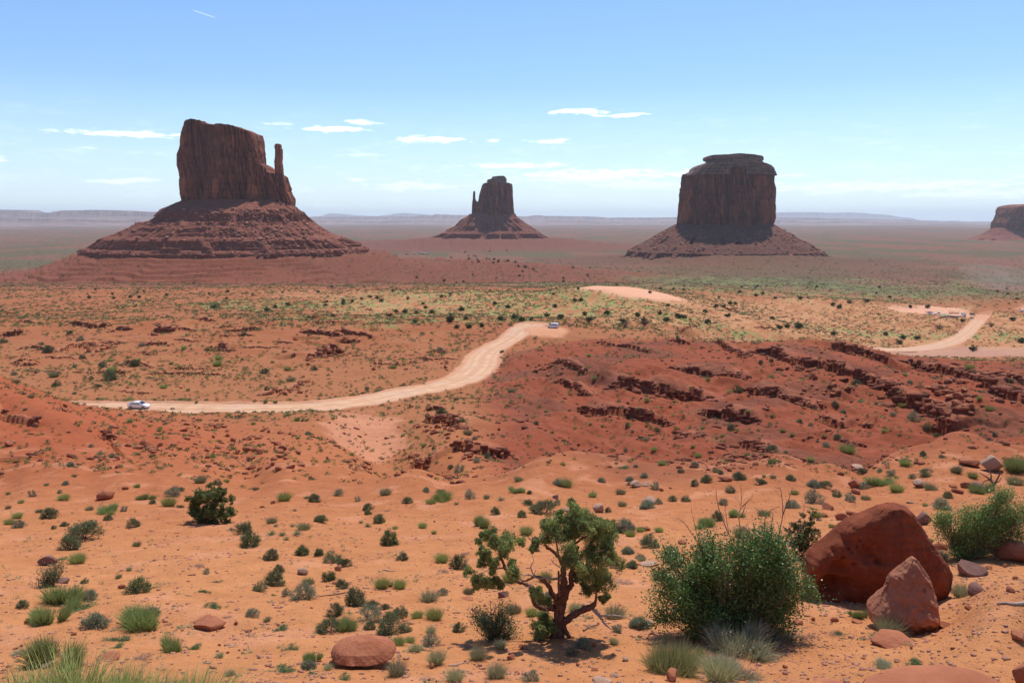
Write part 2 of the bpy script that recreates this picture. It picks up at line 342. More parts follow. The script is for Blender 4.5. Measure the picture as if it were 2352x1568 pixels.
LEDGES = [  # (points along the rim, riser height in m)
 (z6([(780,462),(900,488),(1000,532),(1120,548),(1280,582),(1400,622),(1500,668),(1600,728),(1750,778),(1870,848),(1900,878)]), 2.6),
 (z6([(1830,888),(1950,920),(2050,965),(2120,1000)]), 2.2),
 (z6([(1220,442),(1330,452),(1430,478),(1540,518),(1700,542),(1830,568),(1990,608),(2120,658),(2200,718),(2352,788)]), 2.6),
 (z6([(245,560),(350,590),(500,600),(620,625),(720,640)]), 1.9),
 (z6([(-60,675),(0,680),(180,690),(280,720),(430,735),(560,775)]), 2.2),
 (z5([(1680,428),(1850,450),(1960,470),(2090,492)]), 1.3),
 (z6([(430,822),(560,832),(690,850),(800,872)]), 2.0), (z6([(705,722),(850,722),(1000,750),(1100,790)]), 1.6),
 (z6([(-10,822),(110,850),(280,880)]), 1.0), (z6([(300,925),(430,960)]), 1.4),
 (z6([(700,1000),(860,1050),(960,1090),(1050,1150)]), 1.3), (z6([(530,395),(600,440),(720,490)]), 1.6),
 (z6([(250,385),(380,410)]), 1.2), (z6([(480,1070),(590,1110)]), .9),
 (z5([(1430,675),(1560,700),(1650,760)]), 1.3), (z5([(1415,555),(1530,590),(1640,640),(1750,650)]), 1.2),
 (z5([(1590,830),(1720,868),(1900,880),(2050,910),(2190,935)]), 1.5),
 (z5([(1760,730),(1900,720),(2080,738)]), 1.5), (z5([(620,920),(760,925),(840,970)]), 1.2), (z5([(620,850),(740,840)]), .8),
 (z5([(780,1095),(900,1105),(1050,1120),(1190,1150)]), 1.3), (z6([(895,380),(1000,390)]), 1.6),
 (z6([(1130,1180-330),(1290,905)]), 1.1), (z6([(1380,890),(1460,900)]), 1.0), (z6([(1280,1000),(1430,1015)]), 1.2),
 (z7([(485,505),(590,520),(650,535),(770,520)]), 2.0), (z7([(1060,560),(1200,560)]), 3.2), (z7([(1010,660),(1150,645)]), 1.8),
 (z7([(2150,745),(2250,715),(2352,690)]), 3.2), (z7([(330,715),(500,660),(600,650),(780,655)]), .9), (z7([(0,590),(160,570)]), 2.0),
 (z7([(2070,565),(2180,575),(2352,590)]), 2.0), (z7([(1500,690),(1560,700)]), 1.6), (z7([(1000,855),(1250,850),(1560,862)]), .7),
 (z7([(1780,1005),(1900,990),(2020,960),(2130,900)]), .8), (z7([(780,805),(1070,808)]), .7), (z7([(800,975),(1050,985)]), .6),
 (z7([(1350,490),(1480,490)]), 1.6), (z7([(1560,560),(1800,545)]), 1.5), (z7([(60,785),(270,770)]), .8), (z7([(800,545),(900,550)]), 1.8),
 (z6([(2160,80+560),(2352,700)]), 1.5), (z6([(770,312),(880,318)]), 1.6), (z6([(590,205),(670,215)]), 2.2), (z6([(330,322),(450,300)]),.8),
 (z4([(215,1010),(260,990)]), 1.0), (z4([(690,1060),(740,1120),(800,1115)]), .8), (z4([(190,1240),(240,1225)]), .7),
 (z4([(0,955),(60,945)]), .9), (z5([(530,1195),(640,1215)]), .9), (z5([(490,1155),(570,1150)]), .5),(z5([(60,365),(200,385),(300,395)]),1.8),(z5([(90,410),(210,425)]),2.0),
]
_r = random.Random(12)
for _ in range(34):      # the many short broken ledges of the left middle distance
    u_, v_ = _r.uniform(0, 1000), _r.uniform(690, 870); w_ = _r.uniform(30, 110)*(v_-560)/300
    LEDGES.append(([(u_+w_*k, v_+_r.uniform(-3, 3)+w_*k*_r.uniform(-.03, .05)) for k in (0, .35, .7, 1)], _r.uniform(.5, 1.3)))
wig = lambda X, Y: fbm(X/3.2, Y/3.2, 3, 91)*.8+fbm(X/14, Y/14, 2, 97)*1.0
Z0 = GZ.copy(); LEDGE_W = []; LIP = np.zeros_like(GZ)
for pts, h in LEDGES:
    wp = [locate(u, v, Z0, 30)[:2] for u, v in pts]
    # drop points that fell behind a crest
    ok = [wp[0]]
    for p in wp[1:]:
        if abs(p[1]-ok[-1][1]) < .35*ok[-1][1]: ok.append(p)
    if len(ok) < 2: continue
    LEDGE_W.append((np.array(ok), h))
    Lb = 8*h; idx, X, Y, d, sg, al, tot = polydist(ok, Lb*3.2)
    endf = sst(al, -.01, min(4.0, tot*.2))*sst(tot-al, -.01, min(4.0, tot*.2))
    lat = np.where((al <= 0.01) | (al >= tot-.01), np.exp(-d/2.5), 1.0); endf = np.maximum(endf, .05)*lat
    sd_ = d*sg+wig(X, Y)
    hh = 1.45*h*(.75+.5*gn2(X/9, Y/9, 33))*endf
    jog = np.round(fbm(X/2.6, Y/2.6, 2, 93)*3)/3*.8; sd_ = sd_+jog
    up = sst(sd_, -.12, .12)*.75+sst(sd_, 1.2+jog*.5, 1.45+jog*.5)*.25
    GZ[idx] += hh*(up*.85*np.exp(-np.maximum(sd_, 0)/Lb)-(1-sst(sd_, -.15, .15))*.22*np.exp(np.minimum(sd_, 0)/(2*h)))
    lipm = np.exp(-((sd_-1.4)/2.0)**2)*endf*(sd_ > .15); LIP[idx] = np.maximum(LIP[idx], lipm)
# ------------------------------------------------------------------ roads
def spline(P, n=8):
    P = np.array(P, float); out = []
    for i in range(len(P)-1):
        p0, p1, p2, p3 = P[max(i-1, 0)], P[i], P[i+1], P[min(i+2, len(P)-1)]
        for k in range(n):
            t = k/n; out.append(.5*((2*p1)+(-p0+p2)*t+(2*p0-5*p1+4*p2-p3)*t*t+(-p0+3*p1-3*p2+p3)*t**3))
    out.append(P[-1]); return np.array(out)
def lay_road(pts, widths, name, label_col, ymin=60):
    wp = [locate(u, v, Z0, ymin) for u, v in pts] if not isinstance(pts, np.ndarray) else pts
    wp = np.array(wp); cen = spline(np.c_[wp, widths], 10)
    # smooth the road's own height
    for _ in range(30): cen[1:-1, 2] = .5*cen[1:-1, 2]+.25*(cen[:-2, 2]+cen[2:, 2])
    idx, X, Y, d, sg, al, tot = polydist(cen[:, :2], 26)
    cum = np.concatenate([[0], np.cumsum(np.hypot(*np.diff(cen[:, :2], axis=0).T))])
    rz, hw = np.interp(al, cum, cen[:, 2]), np.interp(al, cum, cen[:, 3])/2
    hw = hw+fbm(X/6, Y/6, 3, 12)*.9
    m = 1-sst(d, hw, hw+7); core = 1-sst(d, hw-.5, hw+.3)
    berm = np.exp(-((d-hw-.9)/.8)**2)*(.30+.35*gn2(X/5, Y/5, 8))
    GZ[idx] = GZ[idx]*(1-m)+rz*m+berm-core*.35
    ROADM[idx] = np.maximum(ROADM[idx], 1-sst(d, hw+.3, hw+2.2))
    return cen
ROADM = np.zeros_like(GZ)
wpts = [(-60,948),(100,943),(230,938),(345,940),(520,940),(660,937),(746,932),(838,920),(930,902),(1021,884),(1074,864),(1102,840),(1112,818),(1136,798),(1176,776),(1198,757),(1222,744)]
# the stretch behind the hill has to be given its own distance
rp = []
for u, v in wpts:
    if u < 400: s, t = ray(u, v); rp.append((s*163, 163, -39.0))
    else:
        Yq = np.interp(v, [744,757,776,798,818,840,864,884,902,920,932,940], [384,368,345,318,292,260,231,212,196,180,171,163]); s, t = ray(u, v); rp.append((s*Yq, Yq, t*Yq))
road1 = lay_road(np.array(rp), [10,10,10.5,10.5,10.5,10,9.5,9.5,9.5,9.5,10,11,11,9.5,9.5,11,13], 'dirt_road', None)
r2 = []
for u, v, Yq in ((1560,779,400),(1669,784,430),(1767,788,460),(1900,797,500),(1981,802,512),(2098,801,522),(2176,788,560),(2215,768,615),(2236,748,690),(2254,731,780),(2262,724,850)):
    s, t = ray(u, v); r2.append((s*Yq, Yq, t*Yq))
road2 = lay_road(np.array(r2), [7,7,7,9,12,14,13,10.5,10,10,10], 'dirt_road', None)
def pad_flat(u, v, Yc, rx, ry, dz=0):
    s, t = ray(u, v); X0, Z0_ = s*Yc, t*Yc+dz
    m = 1-sst(np.hypot((GX-X0)/rx, (GY-Yc)/ry)+fbm(GX/12, GY/12, 2, 14)*.12, .75, 1.35); GZ[:] = GZ*(1-m)+Z0_*m
    return (X0, Yc, Z0_)
PULL = pad_flat(1268, 753, 372, 14, 13)
PARK = pad_flat(2155, 722, 800, 48, 45)
LOT = pad_flat(2352, 716, 900, 42, 60)
def ribbon(cen, name, mat, label=None):
    d = np.gradient(cen[:, :2], axis=0); d /= np.hypot(d[:, 0], d[:, 1])[:, None]; nrm = np.c_[-d[:, 1], d[:, 0]]
    fine = np.linspace(0, len(cen)-1, len(cen)*5); ii = np.arange(len(cen))
    I = lambda a: np.interp(fine, ii, a); cx, cy, cz, cw_ = I(cen[:, 0]), I(cen[:, 1]), I(cen[:, 2]), I(cen[:, 3]); nx, ny = I(nrm[:, 0]), I(nrm[:, 1])
    K = 25; tt = np.linspace(-1, 1, K)
    hw = (cw_/2+1.4)[:, None]*tt[None]
    X, Y = cx[:, None]+nx[:, None]*hw, cy[:, None]+ny[:, None]*hw
    rut = -.05*np.exp(-((np.abs(tt)-.28)/.07)**2)[None]+fbm(X/4, Y/4, 3, 55)*.05
    Z = cz[:, None]-.10+rut+.10*(1-np.abs(tt)[None]**2)
    wt_ = np.exp(-((np.abs(tt)-.28)/.10)**2)[None]*sst(fbm(X/7, Y/7, 3, 57), -.5, .2)+np.exp(-((np.abs(tt)-.62)/.06)**2)[None]*.5
    c0 = np.array((.56, .32, .19))*np.ones(X.shape+(3,)); c0 = c0+(np.array((.66, .42, .27))-c0)*np.clip(wt_, 0, 1)[..., None]; ed = sst(np.abs(tt), .72, .95)[None]+fbm(X/3, Y/3, 3, 58)*.5
    c0 = c0+(np.array((.46, .20, .105))-c0)*np.clip(ed, 0, 1)[..., None]*.8
    return tag(obj(name, np.stack([X, Y, Z], -1), grid_faces(len(fine), K), mat, cols=c0.reshape(-1, 3)), label, None, None, 'structure')
m_, t_ = new_mat('road_dust'); p_ = t_.n('ShaderNodeNewGeometry').outputs['Position']
a_ = t_.noise(p_, .35, 7, .65); b_ = t_.noise(t_.scale(p_, (.3, 1.2, 1)), .22, 6, .7)
at_ = t_.n('ShaderNodeAttribute', attribute_name='Col').outputs['Color']; c_ = t_.mix(t_.ramp(a_, .3, .7), t_.mix(1, at_, (.88, .86, .84), 'MULTIPLY'), t_.mix(1, at_, (1.1, 1.1, 1.1), 'MULTIPLY')); c_ = t_.mix(t_.m('MULTIPLY', t_.ramp(b_, .60, .68), .6), c_, (.68, .48, .36))
c_ = t_.mix(t_.m('MULTIPLY', t_.ramp(t_.noise(p_, .09, 4), .5, .62), .5), c_, (.56, .37, .27))
bb = t_.n('ShaderNodeBump', {'Strength': .4, 'Distance': .3, 'Height': t_.noise(p_, 1.5, 6, .6)})
finish(t_, c_, .95, bb.outputs[0], .05); M_road = m_
ribbon(road1, 'dirt_road', M_road); ribbon(road2, 'dirt_road', M_road)
# ------------------------------------------------------------------ surface colours of the ground by zone (its own colours, no light in them)
near = np.array((.54, .228, .094)); red = np.array((.285, .078, .038)); brown = np.array((.20, .070, .042)); midl = np.array((.36, .142, .062)); rim = np.array((.40, .138, .056))
sandp = np.array((.50, .255, .120)); dune = np.array((.70, .37, .23)); green = np.array((.17, .175, .085)); valley = np.array((.205, .098, .062)); gfar = np.array((.085, .105, .050)); shale = np.array((.235, .080, .047))
Sx = GX/GY; LY = np.log(GY)
def lp(c, col, m): return c*(1-m[..., None])+col*m[..., None]
N1 = fbm(GX/22, GY/22, 4, 101); N2 = fbm(GX/6, GY/6, 4, 103); N3 = fbm(Sx*14, LY*16, 4, 105); N4 = fbm(GX/260, GY/700, 5, 107)
col = np.broadcast_to(near, GX.shape+(3,)).astype('f4').copy()
m = sst(GY+N1*12, 22, 66); col = lp(col, rim, m*.85)
m = sst(GY+N1*16, 85, 140); col = lp(col, midl, m)
rightm = sst(Sx+N1*.02, -.07, .0)*sst(GY+N1*22, 52, 88)*(1-sst(GY+N1*14, 275, 315))
col = lp(col, red, rightm); col = lp(col, brown, rightm*sst(fbm(GX/26, GY/26, 3, 109), .0, .28)*.85)
left = np.exp(-((Sx+.62)/.25)**2-((LY-math.log(95))/.38)**2); col = lp(col, np.array((.38, .105, .045)), np.clip(left*1.6, 0, 1)); col = lp(col, np.array((.33, .105, .05)), np.clip(left*sst(N3, .0, .3)*.6, 0, 1))
midz = sst(GY, 240, 300)*(1-sst(GY, 1000, 1300))
col = lp(col, np.array((.34, .118, .052)), midz*sst(N1, -.3, .2)*.85*(1-sst(Sx, .0, .1)))
def zone(u, v, Yc, rs, rl, n=.25): 
    s0 = ray(u, v)[0]; return 1-sst(np.sqrt(((Sx-s0)/rs)**2+((LY-math.log(Yc))/rl)**2)+N3*n*2+N1*n*.6, .75, 1.15)
sandz = np.maximum.reduce([zone(1080, 690, 560, .20, .30), zone(1480, 720, 520, .24, .27), zone(2050, 730, 660, .30, .27), zone(1750, 745, 470, .2, .18), zone(820, 668, 720, .14, .12)*.6, zone(2352, 770, 600, .14, .2)])
sandz = sandz*sst(GY, 330, 380)
col = lp(col, sandp, sandz*(.22+.68*sst(N2+N1*1.3, -.35, .2)))
vg = sst(GY, 900, 1200)
col = lp(col, valley, vg*(1-sandz))
grn = vg*np.clip(sst(N4, -.12, .12), 0, 1)
col = lp(col, gfar, grn*.62)
gz2 = zone(1500, 640, 1150, .45, .32, .3); col = lp(col, np.array((.20, .20, .075)), gz2*.85*sst(N1, -.3, .25))
gz3 = np.maximum.reduce([zone(1010, 668, 680, .12, .12, .4), zone(1230, 690, 520, .16, .25, .5), zone(700, 690, 560, .2, .10, .6), zone(850, 730, 430, .12, .1, .6), zone(1350, 700, 520, .06, .2, .5), zone(1700, 765, 460, .10, .05, .5), zone(2050, 760, 600, .22, .04, .5)]); col = lp(col, np.array((.24, .26, .09)), gz3*sst(N2, -.1, .2)*.9)
# red shale round the buttes
def near_butte(u, cy, ax, ay, col_, k=1.0, nz=.25):
    global col
    cx = ray(u, 600)[0]*cy; d = np.hypot((GX-cx)/ax, (GY-cy)/ay)+fbm(GX/140, GY/140, 5, 111, .6)*nz
    col = lp(col, col_, (1-sst(d, .8, 1.25))*k)
near_butte(640, 1525, 700, 640, shale, .75, .6); near_butte(640, 1525, 620, 400, shale); near_butte(1080, 3300, 900, 520, np.array((.19, .08, .055))); near_butte(1668, 2260, 520, 360, np.array((.155, .078, .048)), .9)
near_butte(1900, 1750, 500, 200, np.array((.16, .085, .05)), .7); near_butte(950, 1500, 380, 230, np.array((.20, .075, .045)), .8)
bd = zone(1450, 679, 600, .068, .115, .12); col = lp(col, dune, bd)
bd2 = zone(2130, 722, 800, .06, .08, .15); col = lp(col, dune*.97, bd2)
flatz = zone(2230, 812, 495, .14, .07, .15); col = lp(col, np.array((.50, .30, .23)), flatz*.55); BARE = np.maximum(np.maximum(bd, bd2), flatz)
col = lp(col, np.array((.60, .29, .16)), zone(1255, 758, 362, .03, .045, .1)); BARE = np.maximum(BARE, zone(1255, 758, 362, .04, .05, .1))
wash = zone(840, 968, 128, .055, .20, .25); col = lp(col, np.array((.56, .25, .14)), wash*.8)
col = lp(col, np.array((.58, .28, .16)), zone(2375, 716, 900, .03, .06, .1)); BARE = np.maximum(BARE, zone(2375, 716, 900, .035, .07, .1))
pinks = (1-sst(GY, 60, 90))*sst(fbm(GX/3.5, GY/3.5, 4, 113)  , .12, .4)*.5; col = lp(col, np.array((.60, .27, .15)), pinks)
col = lp(col, np.array((.60, .31, .185)), ROADM*.95)
col = lp(col, np.array((.52, .215, .13)), LIP*.32*(GY < 420))
# distant plains: long stripes of green brush, red earth and pale sand
farb = fbm(Sx*3.0, LY*26, 4, 121); fm = sst(GY, 3800, 6000)
col = lp(col, np.array((.22, .12, .09)), fm*sst(farb, .02, .25)*.8); col = lp(col, np.array((.50, .36, .29)), sst(GY, 9000, 14000)*sst(fbm(Sx*5, LY*30, 4, 125), .22, .42)*.8)
ground = tag(obj('ground', np.stack([GX, GY, GZ], -1), grid_faces(NR, NC), M_ground, cols=col.reshape(-1, 3)), None, None, None, 'structure')
# ------------------------------------------------------------------ buttes
def px_to_xz(Y, fu, fv):
    def g(x, y): p = at(fu(x), fv(y), Y); return p[0], p[2]
    return g
def stack(name, levels, g, Y, depth, mat, parent, top=None, n=4.0, NA=420, NL=110, flute=4.0, fl_sc=14.0, seed=0, bulge=None, rough=1.0, front=1.0, caps=8, vert=.12, nf=None, crack=1.0, dfr=None):
    """a rock mass: rings between left and right edges given at several levels (x left, x right, y), depth in metres"""
    lv = [(g(l, y)[0], g(r, y)[0], g(l, y)[1]) for y, l, r in levels]
    lv = np.array(lv[::-1])                        # bottom up
    zs = np.linspace(lv[0, 2], lv[-1, 2], NL); Lx, Rx = np.interp(zs, lv[:, 2], lv[:, 0]), np.interp(zs, lv[:, 2], lv[:, 1])
    if callable(depth): D = depth(zs)
    else: D = np.full(NL, float(depth))
    ph = np.linspace(0, 2*np.pi, NA, endpoint=False); cs, sn = np.cos(ph), np.sin(ph)
    ex = np.sign(cs)*np.abs(cs)**(2/n); ey = np.sign(sn)*np.abs(sn)**(2/n)
    if nf:
        fr_ = sn < 0; ex = np.where(fr_, np.sign(cs)*np.abs(cs)**(2/nf), ex); ey = np.where(fr_, np.sign(sn)*np.abs(sn)**(2/nf), ey)
    cx, ax = (Lx+Rx)/2, (Rx-Lx)/2
    X = cx[:, None]+ax[:, None]*ex[None]; Dm = np.where(sn[None] < 0, (D if dfr is None else dfr(zs))[:, None], D[:, None]); Yy = Y+Dm*ey[None]; Z = np.repeat(zs[:, None], NA, 1)
    arc = np.cumsum(np.hypot(np.diff(X[NL//2], append=X[NL//2][:1]), np.diff(Yy[NL//2], append=Yy[NL//2][:1])))[None]+0*X
    per = arc[0, -1]; th = arc/per*2*np.pi; R = per/(2*np.pi)
    qx, qy = np.cos(th)*R/fl_sc, np.sin(th)*R/fl_sc
    zz = Z*vert/fl_sc
    # columns and cracks: sharp inward creases, little change with height
    f = fbm(qx+zz, qy+zz*.7, 4, seed+1, .55)*1.1+fbm(qx*.35+zz*.3, qy*.35, 2, seed+11)*.9; cr = 1-np.abs(gn2(qx*1.2+zz*1.3, qy*1.2-zz, seed+2))*4.5; cr = np.clip(cr, 0, 1)**2; cr = np.maximum(cr, .6*np.clip(1-np.abs(gn2(qx*3+zz*2, qy*3-zz, seed+4))*4, 0, 1)**2)
    f2 = fbm(qx*4+zz*4, qy*4, 3, seed+6); blk = fbm(qx*1.2+7, Z/fl_sc*.9+qy, 3, seed+8)
    off = flute*(f*1.8-cr*1.5*crack+f2*.45+blk*.7)*rough
    nx, ny = np.sign(cs)*np.abs(cs)**(2-2/n), np.sign(sn)*np.abs(sn)**(2-2/n); nl = np.hypot(nx, ny); nx, ny = nx/nl, ny/nl
    nxm = nx[None]*(.35+.65*np.abs(ny))[None]      # keep the outline close to its measured edge
    X = X+off*nxm; Yy = Yy+off*ny[None]
    if top is not None:
        tx, tz = np.array([g(x, y)[0] for x, y in top]), np.array([g(x, y)[1] for x, y in top])
        zb, zt = zs[0], zs[-1]; k = ((Z-zb)/(zt-zb)); k2 = sst(k, .45, 1.0)
        tgt = np.interp(X, tx, tz); Z = Z+k2*(tgt-zt)
    V = [np.stack([X, Yy, Z], -1)]
    # close the top with shrinking rings
    tX, tY, tZ = X[-1], Yy[-1], Z[-1]; mx, my = tX.mean(), Y
    rings = []
    for c in range(1, caps+1):
        q = 1-(c/caps)*.985; rx, ry = mx+(tX-mx)*q, my+(tY-my)*q
        zc = (np.interp(rx, tx, tz) if top is not None else tZ)+(1-q)*flute*.2+fbm(rx/fl_sc, ry/fl_sc, 3, seed+20)*flute*.5
        rings.append(np.stack([rx, ry, zc], -1))
    V = np.concatenate([V[0], np.array(rings)], 0)
    o = obj(name, V, grid_faces(NL+caps, NA, True)[:, ::1], mat, parent)
    return o
def talus(name, levels, g, Y, dfront, dback, ledges, mat, parent, seed=0, NA=900, NL=170, cx0=None, boulders=0, bsz=(1.5, 5), brgt=None):
    """slope of rubble with broken cliff bands: levels (y, left x, right x) top to bottom"""
    lv = np.array([(g(l, y)[0], g(r, y)[0], g(l, y)[1]) for y, l, r in levels])
    lv = lv[np.argsort(lv[:, 2])]
    zs = np.linspace(lv[0, 2]-6, lv[-1, 2], NL); Lx, Rx = np.interp(zs, lv[:, 2], lv[:, 0]), np.interp(zs, lv[:, 2], lv[:, 1])
    k = (zs-lv[0, 2])/(lv[-1, 2]-lv[0, 2])
    Df, Db = np.interp(k, *dfront), np.interp(k, *dback)
    ph = np.linspace(0, 2*np.pi, NA, endpoint=False); cs, sn = np.cos(ph), np.sin(ph)
    n = 2.25; ex = np.sign(cs)*np.abs(cs)**(2/n); ey = np.sign(sn)*np.abs(sn)**(2/n)
    zq = np.repeat(zs[:, None], NA, 1); ar = ph[None]+0*zq
    # stepped height: where a band outcrops the surface is moved out to the cliff top, then drops
    zeff = zq.copy()
    for (y, hgt, cov, sd_) in ledges:
        zt = g(0, y)[1]+fbm(np.cos(ar)*5, np.sin(ar)*5, 3, seed+sd_)*1.5
        e = sst(fbm(np.cos(ar)*6+3, np.sin(ar)*6, 4, seed+sd_+2), cov-.12, cov+.12)
        d = zq-zt; sh = np.where(d > 0, 0, 0)
        # in [zt-hgt, zt] use radius of zt (cliff); below, return over 2*hgt
        inb = (d <= 0) & (d > -hgt*3.2); r_ = np.where(d > -hgt, 0.0, (d+hgt)/(2.2*hgt)*3.2)
        zeff = np.where(inb, zeff*(1-e)+e*(zt+np.clip(r_, -3.2*hgt, 0)), zeff)
    f = lambda a: np.interp(zeff, zs, a)
    cx, ax = (f(Lx)+f(Rx))/2, (f(Rx)-f(Lx))/2
    X = cx+ax*ex[None]; D = np.where(sn[None] < 0, f(Df), f(Db)); Yy = Y+D*ey[None]
    R = np.hypot(X-cx, Yy-Y); nx, ny = (X-cx)/R, (Yy-Y)/R
    gul = fbm(np.cos(ar)*9, np.sin(ar)*9+zq/300, 4, seed+30, .5, True); low = sst((zq-zs[0])/(zs[-1]-zs[0]), .0, .5)
    off = gul*4.5*(.3+low)+fbm(X/12, zq/9+Yy/12, 4, seed+33)*2.4+fbm(X/3.5, zq/3+Yy/3.5, 3, seed+35)*.9
    X = X+nx*off; Yy = Yy+ny*off
    o = obj(name, np.stack([X, Yy, zq], -1), grid_faces(NL, NA, True), mat, parent)
    if boulders:
        rs = np.random.RandomState(seed+9); Vs, Fs = [], []; base, bf = ICO
        cntr = 0
        P = np.stack([X, Yy, zq], -1)
        for _ in range(boulders):
            a = rs.randint(NA); 
            if ph[a] < np.pi and rs.rand() < .85: a = (NA-a) % NA
            if brgt is not None and rs.rand() < .45: a = int((brgt+rs.randn()*.3)/(2*np.pi)*NA) % NA
            l = int(NL*(.04+.82*rs.rand()**1.3)); s = bsz[0]*(bsz[1]/bsz[0])**(rs.rand()**2.6)
            q = base*(1+.35*rs.randn(len(base), 1))*np.array((1+.5*rs.rand(), 1+.3*rs.rand(), .65+.3*rs.rand()))*s*.5
            Vs.append(q+P[l, a]+np.array((0, 0, s*.1))); Fs.append(bf+cntr); cntr += len(base)
        b = obj('boulders', np.concatenate(Vs), np.concatenate(Fs), M_talusrock, parent, smooth=False); b['kind'] = 'stuff'; kid(b, parent)
    return o
def kid(o, p):     # keep world placement while parenting to an empty that is not at the origin
    o.parent = p; o.location = tuple(-np.array(p.location)) if not o.location.length else o.location; return o
def ico(sub):
    t = (1+5**.5)/2; v = [(-1,t,0),(1,t,0),(-1,-t,0),(1,-t,0),(0,-1,t),(0,1,t),(0,-1,-t),(0,1,-t),(t,0,-1),(t,0,1),(-t,0,-1),(-t,0,1)]
    v = [tuple(np.array(q)/np.linalg.norm(q)) for q in v]
    f = [(0,11,5),(0,5,1),(0,1,7),(0,7,10),(0,10,11),(1,5,9),(5,11,4),(11,10,2),(10,7,6),(7,1,8),(3,9,4),(3,4,2),(3,2,6),(3,6,8),(3,8,9),(4,9,5),(2,4,11),(6,2,10),(8,6,7),(9,8,1)]
    for _ in range(sub):
        c = {}; nf = []
        def mid(a, b):
            k = (min(a, b), max(a, b))
            if k not in c: p = np.array(v[a])+np.array(v[b]); v.append(tuple(p/np.linalg.norm(p))); c[k] = len(v)-1
            return c[k]
        for a, b, d in f: x, y, z = mid(a, b), mid(b, d), mid(d, a); nf += [(a, x, z), (b, y, x), (d, z, y), (x, y, z)]
        f = nf
    return np.array(v), np.array(f)
ICO, ICO1, ICO2, ICO3, ICO4 = ico(0), ico(1), ico(2), ico(3), ico(4)
M_talusrock = rock_material('fallen_sandstone', (.34, .14, .09), (.20, .08, .055), (.46, .22, .15), 0, 0, .08)
# West butte with its thumb
Y = 1525; g = px_to_xz(Y, lambda x: 114.8+x*.3662, lambda y: 229.7+y*.3662)
wb = tag(empty('sandstone_butte', (ray(540, 600)[0]*Y, Y, -60)), 'massive dark red mitten-shaped butte with a thin rock thumb at its right edge', 'butte', 'sandstone buttes on the valley floor')
kid(stack('main_tower', [(150,880,1300),(175,868,1310),(240,856,1320),(330,840,1326),(410,838,1336),(445,850,1342),(560,856,1350),(640,866,1352),(740,872,1352)], g, Y, 52, M_tower, wb,
      top=[(860,185),(870,168),(905,146),(940,136),(1000,150),(1015,168),(1060,173),(1115,164),(1190,176),(1240,194),(1295,212),(1325,250)], n=4.5, NA=900, NL=170, flute=5.5, fl_sc=15, seed=3), wb)
kid(stack('lower_shoulder', [(440,1310,1475),(480,1308,1484),(500,1308,1492),(560,1306,1498),(600,1304,1512),(640,1300,1524),(690,1298,1530),(760,1290,1540)], g, Y-4, 34, M_tower, wb,
      top=[(1300,395),(1330,418),(1345,405),(1360,414),(1383,430),(1392,455),(1425,468),(1450,470),(1478,486),(1496,500)], n=3.5, NA=420, NL=110, flute=4, fl_sc=9, seed=13), wb)
kid(stack('thumb_spire', [(281,1434,1456),(288,1428,1461),(306,1427,1462),(312,1429,1469),(345,1431,1470),(385,1426,1468),(430,1428,1472),(470,1430,1476),(500,1426,1486),(600,1428,1505),(720,1425,1520)], g, Y-14, 9, M_tower, wb,
      n=3, NA=140, NL=110, flute=1.3, fl_sc=5, seed=23, caps=4), wb)
kid(stack('rock_pillar', [(505,1100,1122),(515,1092,1130),(560,1088,1134),(640,1086,1136),(700,1084,1140)], g, Y-56, 9, M_tower, wb, n=3, NA=90, NL=50, flute=1.2, fl_sc=5, seed=27, caps=4), wb)
kid(talus('talus_slope', [(628,864,1500),(660,800,1515),(684,750,1540),(712,724,1580),(750,660,1620),(790,595,1665),(835,500,1740),(866,405,1830),(900,345,1930),(925,300,1975),(962,290,2005),(1000,280,2040)], g, Y,
      ([0, .12, .38, .72, .82, 1], [245, 226, 186, 134, 112, 58]), ([0, 1], [200, 40]), [(712,5,-.25,1),(868,5,-.15,5),(938,13,-.33,9),(690,2.5,.1,12),(760,2.5,.15,21),(800,2.5,.15,15),(830,2,.1,25),(905,3,.1,19)], M_talus, wb, 41, boulders=2000, bsz=(2, 7), brgt=5.3), wb)
# East butte, thumb on its left
Y = 3300; g = px_to_xz(Y, lambda x: 861.3+x*.2441, lambda y: 344.5+y*.2441)
eb = tag(empty('sandstone_butte', (ray(1130, 560)[0]*Y, Y, -70)), 'smaller, hazier mitten-shaped butte in the distance with a thin thumb at its left edge', 'butte', 'sandstone buttes on the valley floor')
kid(stack('main_tower', [(318,1012,1290),(330,1004,1293),(400,986,1299),(440,980,1300),(480,973,1303),(560,960,1306),(620,950,1312),(690,940,1316)], g, Y, 55, M_tower, eb,
      top=[(1000,332),(1015,320),(1050,312),(1200,314),(1260,314),(1292,322)], n=2.6, nf=1.7, NA=620, NL=120, flute=6, fl_sc=20, seed=33), eb)
kid(stack('caprock', [(264,1064,1226),(270,1056,1236),(300,1054,1239),(306,1060,1240),(325,1040,1250)], g, Y, 34, M_cap, eb, top=[(1055,282),(1100,274),(1104,256),(1150,250),(1160,248),(1215,247),(1236,262)], n=4, NA=240, NL=34, flute=3, fl_sc=12, seed=37), eb)
kid(stack('thumb_spire', [(388,928,940),(400,924,944),(460,920,946),(480,917,956),(492,915,975),(600,912,985),(690,905,990)], g, Y-10, 13, M_tower, eb, n=2.6, NA=120, NL=80, flute=1.6, fl_sc=8, seed=43, caps=4), eb)
kid(talus('talus_slope', [(600,905,1310),(628,872,1325),(655,815,1362),(678,790,1395),(714,764,1450),(745,700,1500),(768,672,1530),(790,620,1562),(835,500,1660),(870,330,1750)], g, Y,
      ([0, .2, .5, 1], [215, 170, 120, 42]), ([0, 1], [200, 40]), [(785,8,-.15,1),(715,6,-.0,5),(680,6,.15,9),(830,5,.0,12),(650,5,.1,14)], M_talus, eb, 51, NA=700, NL=130, boulders=500, bsz=(2, 6)), eb)
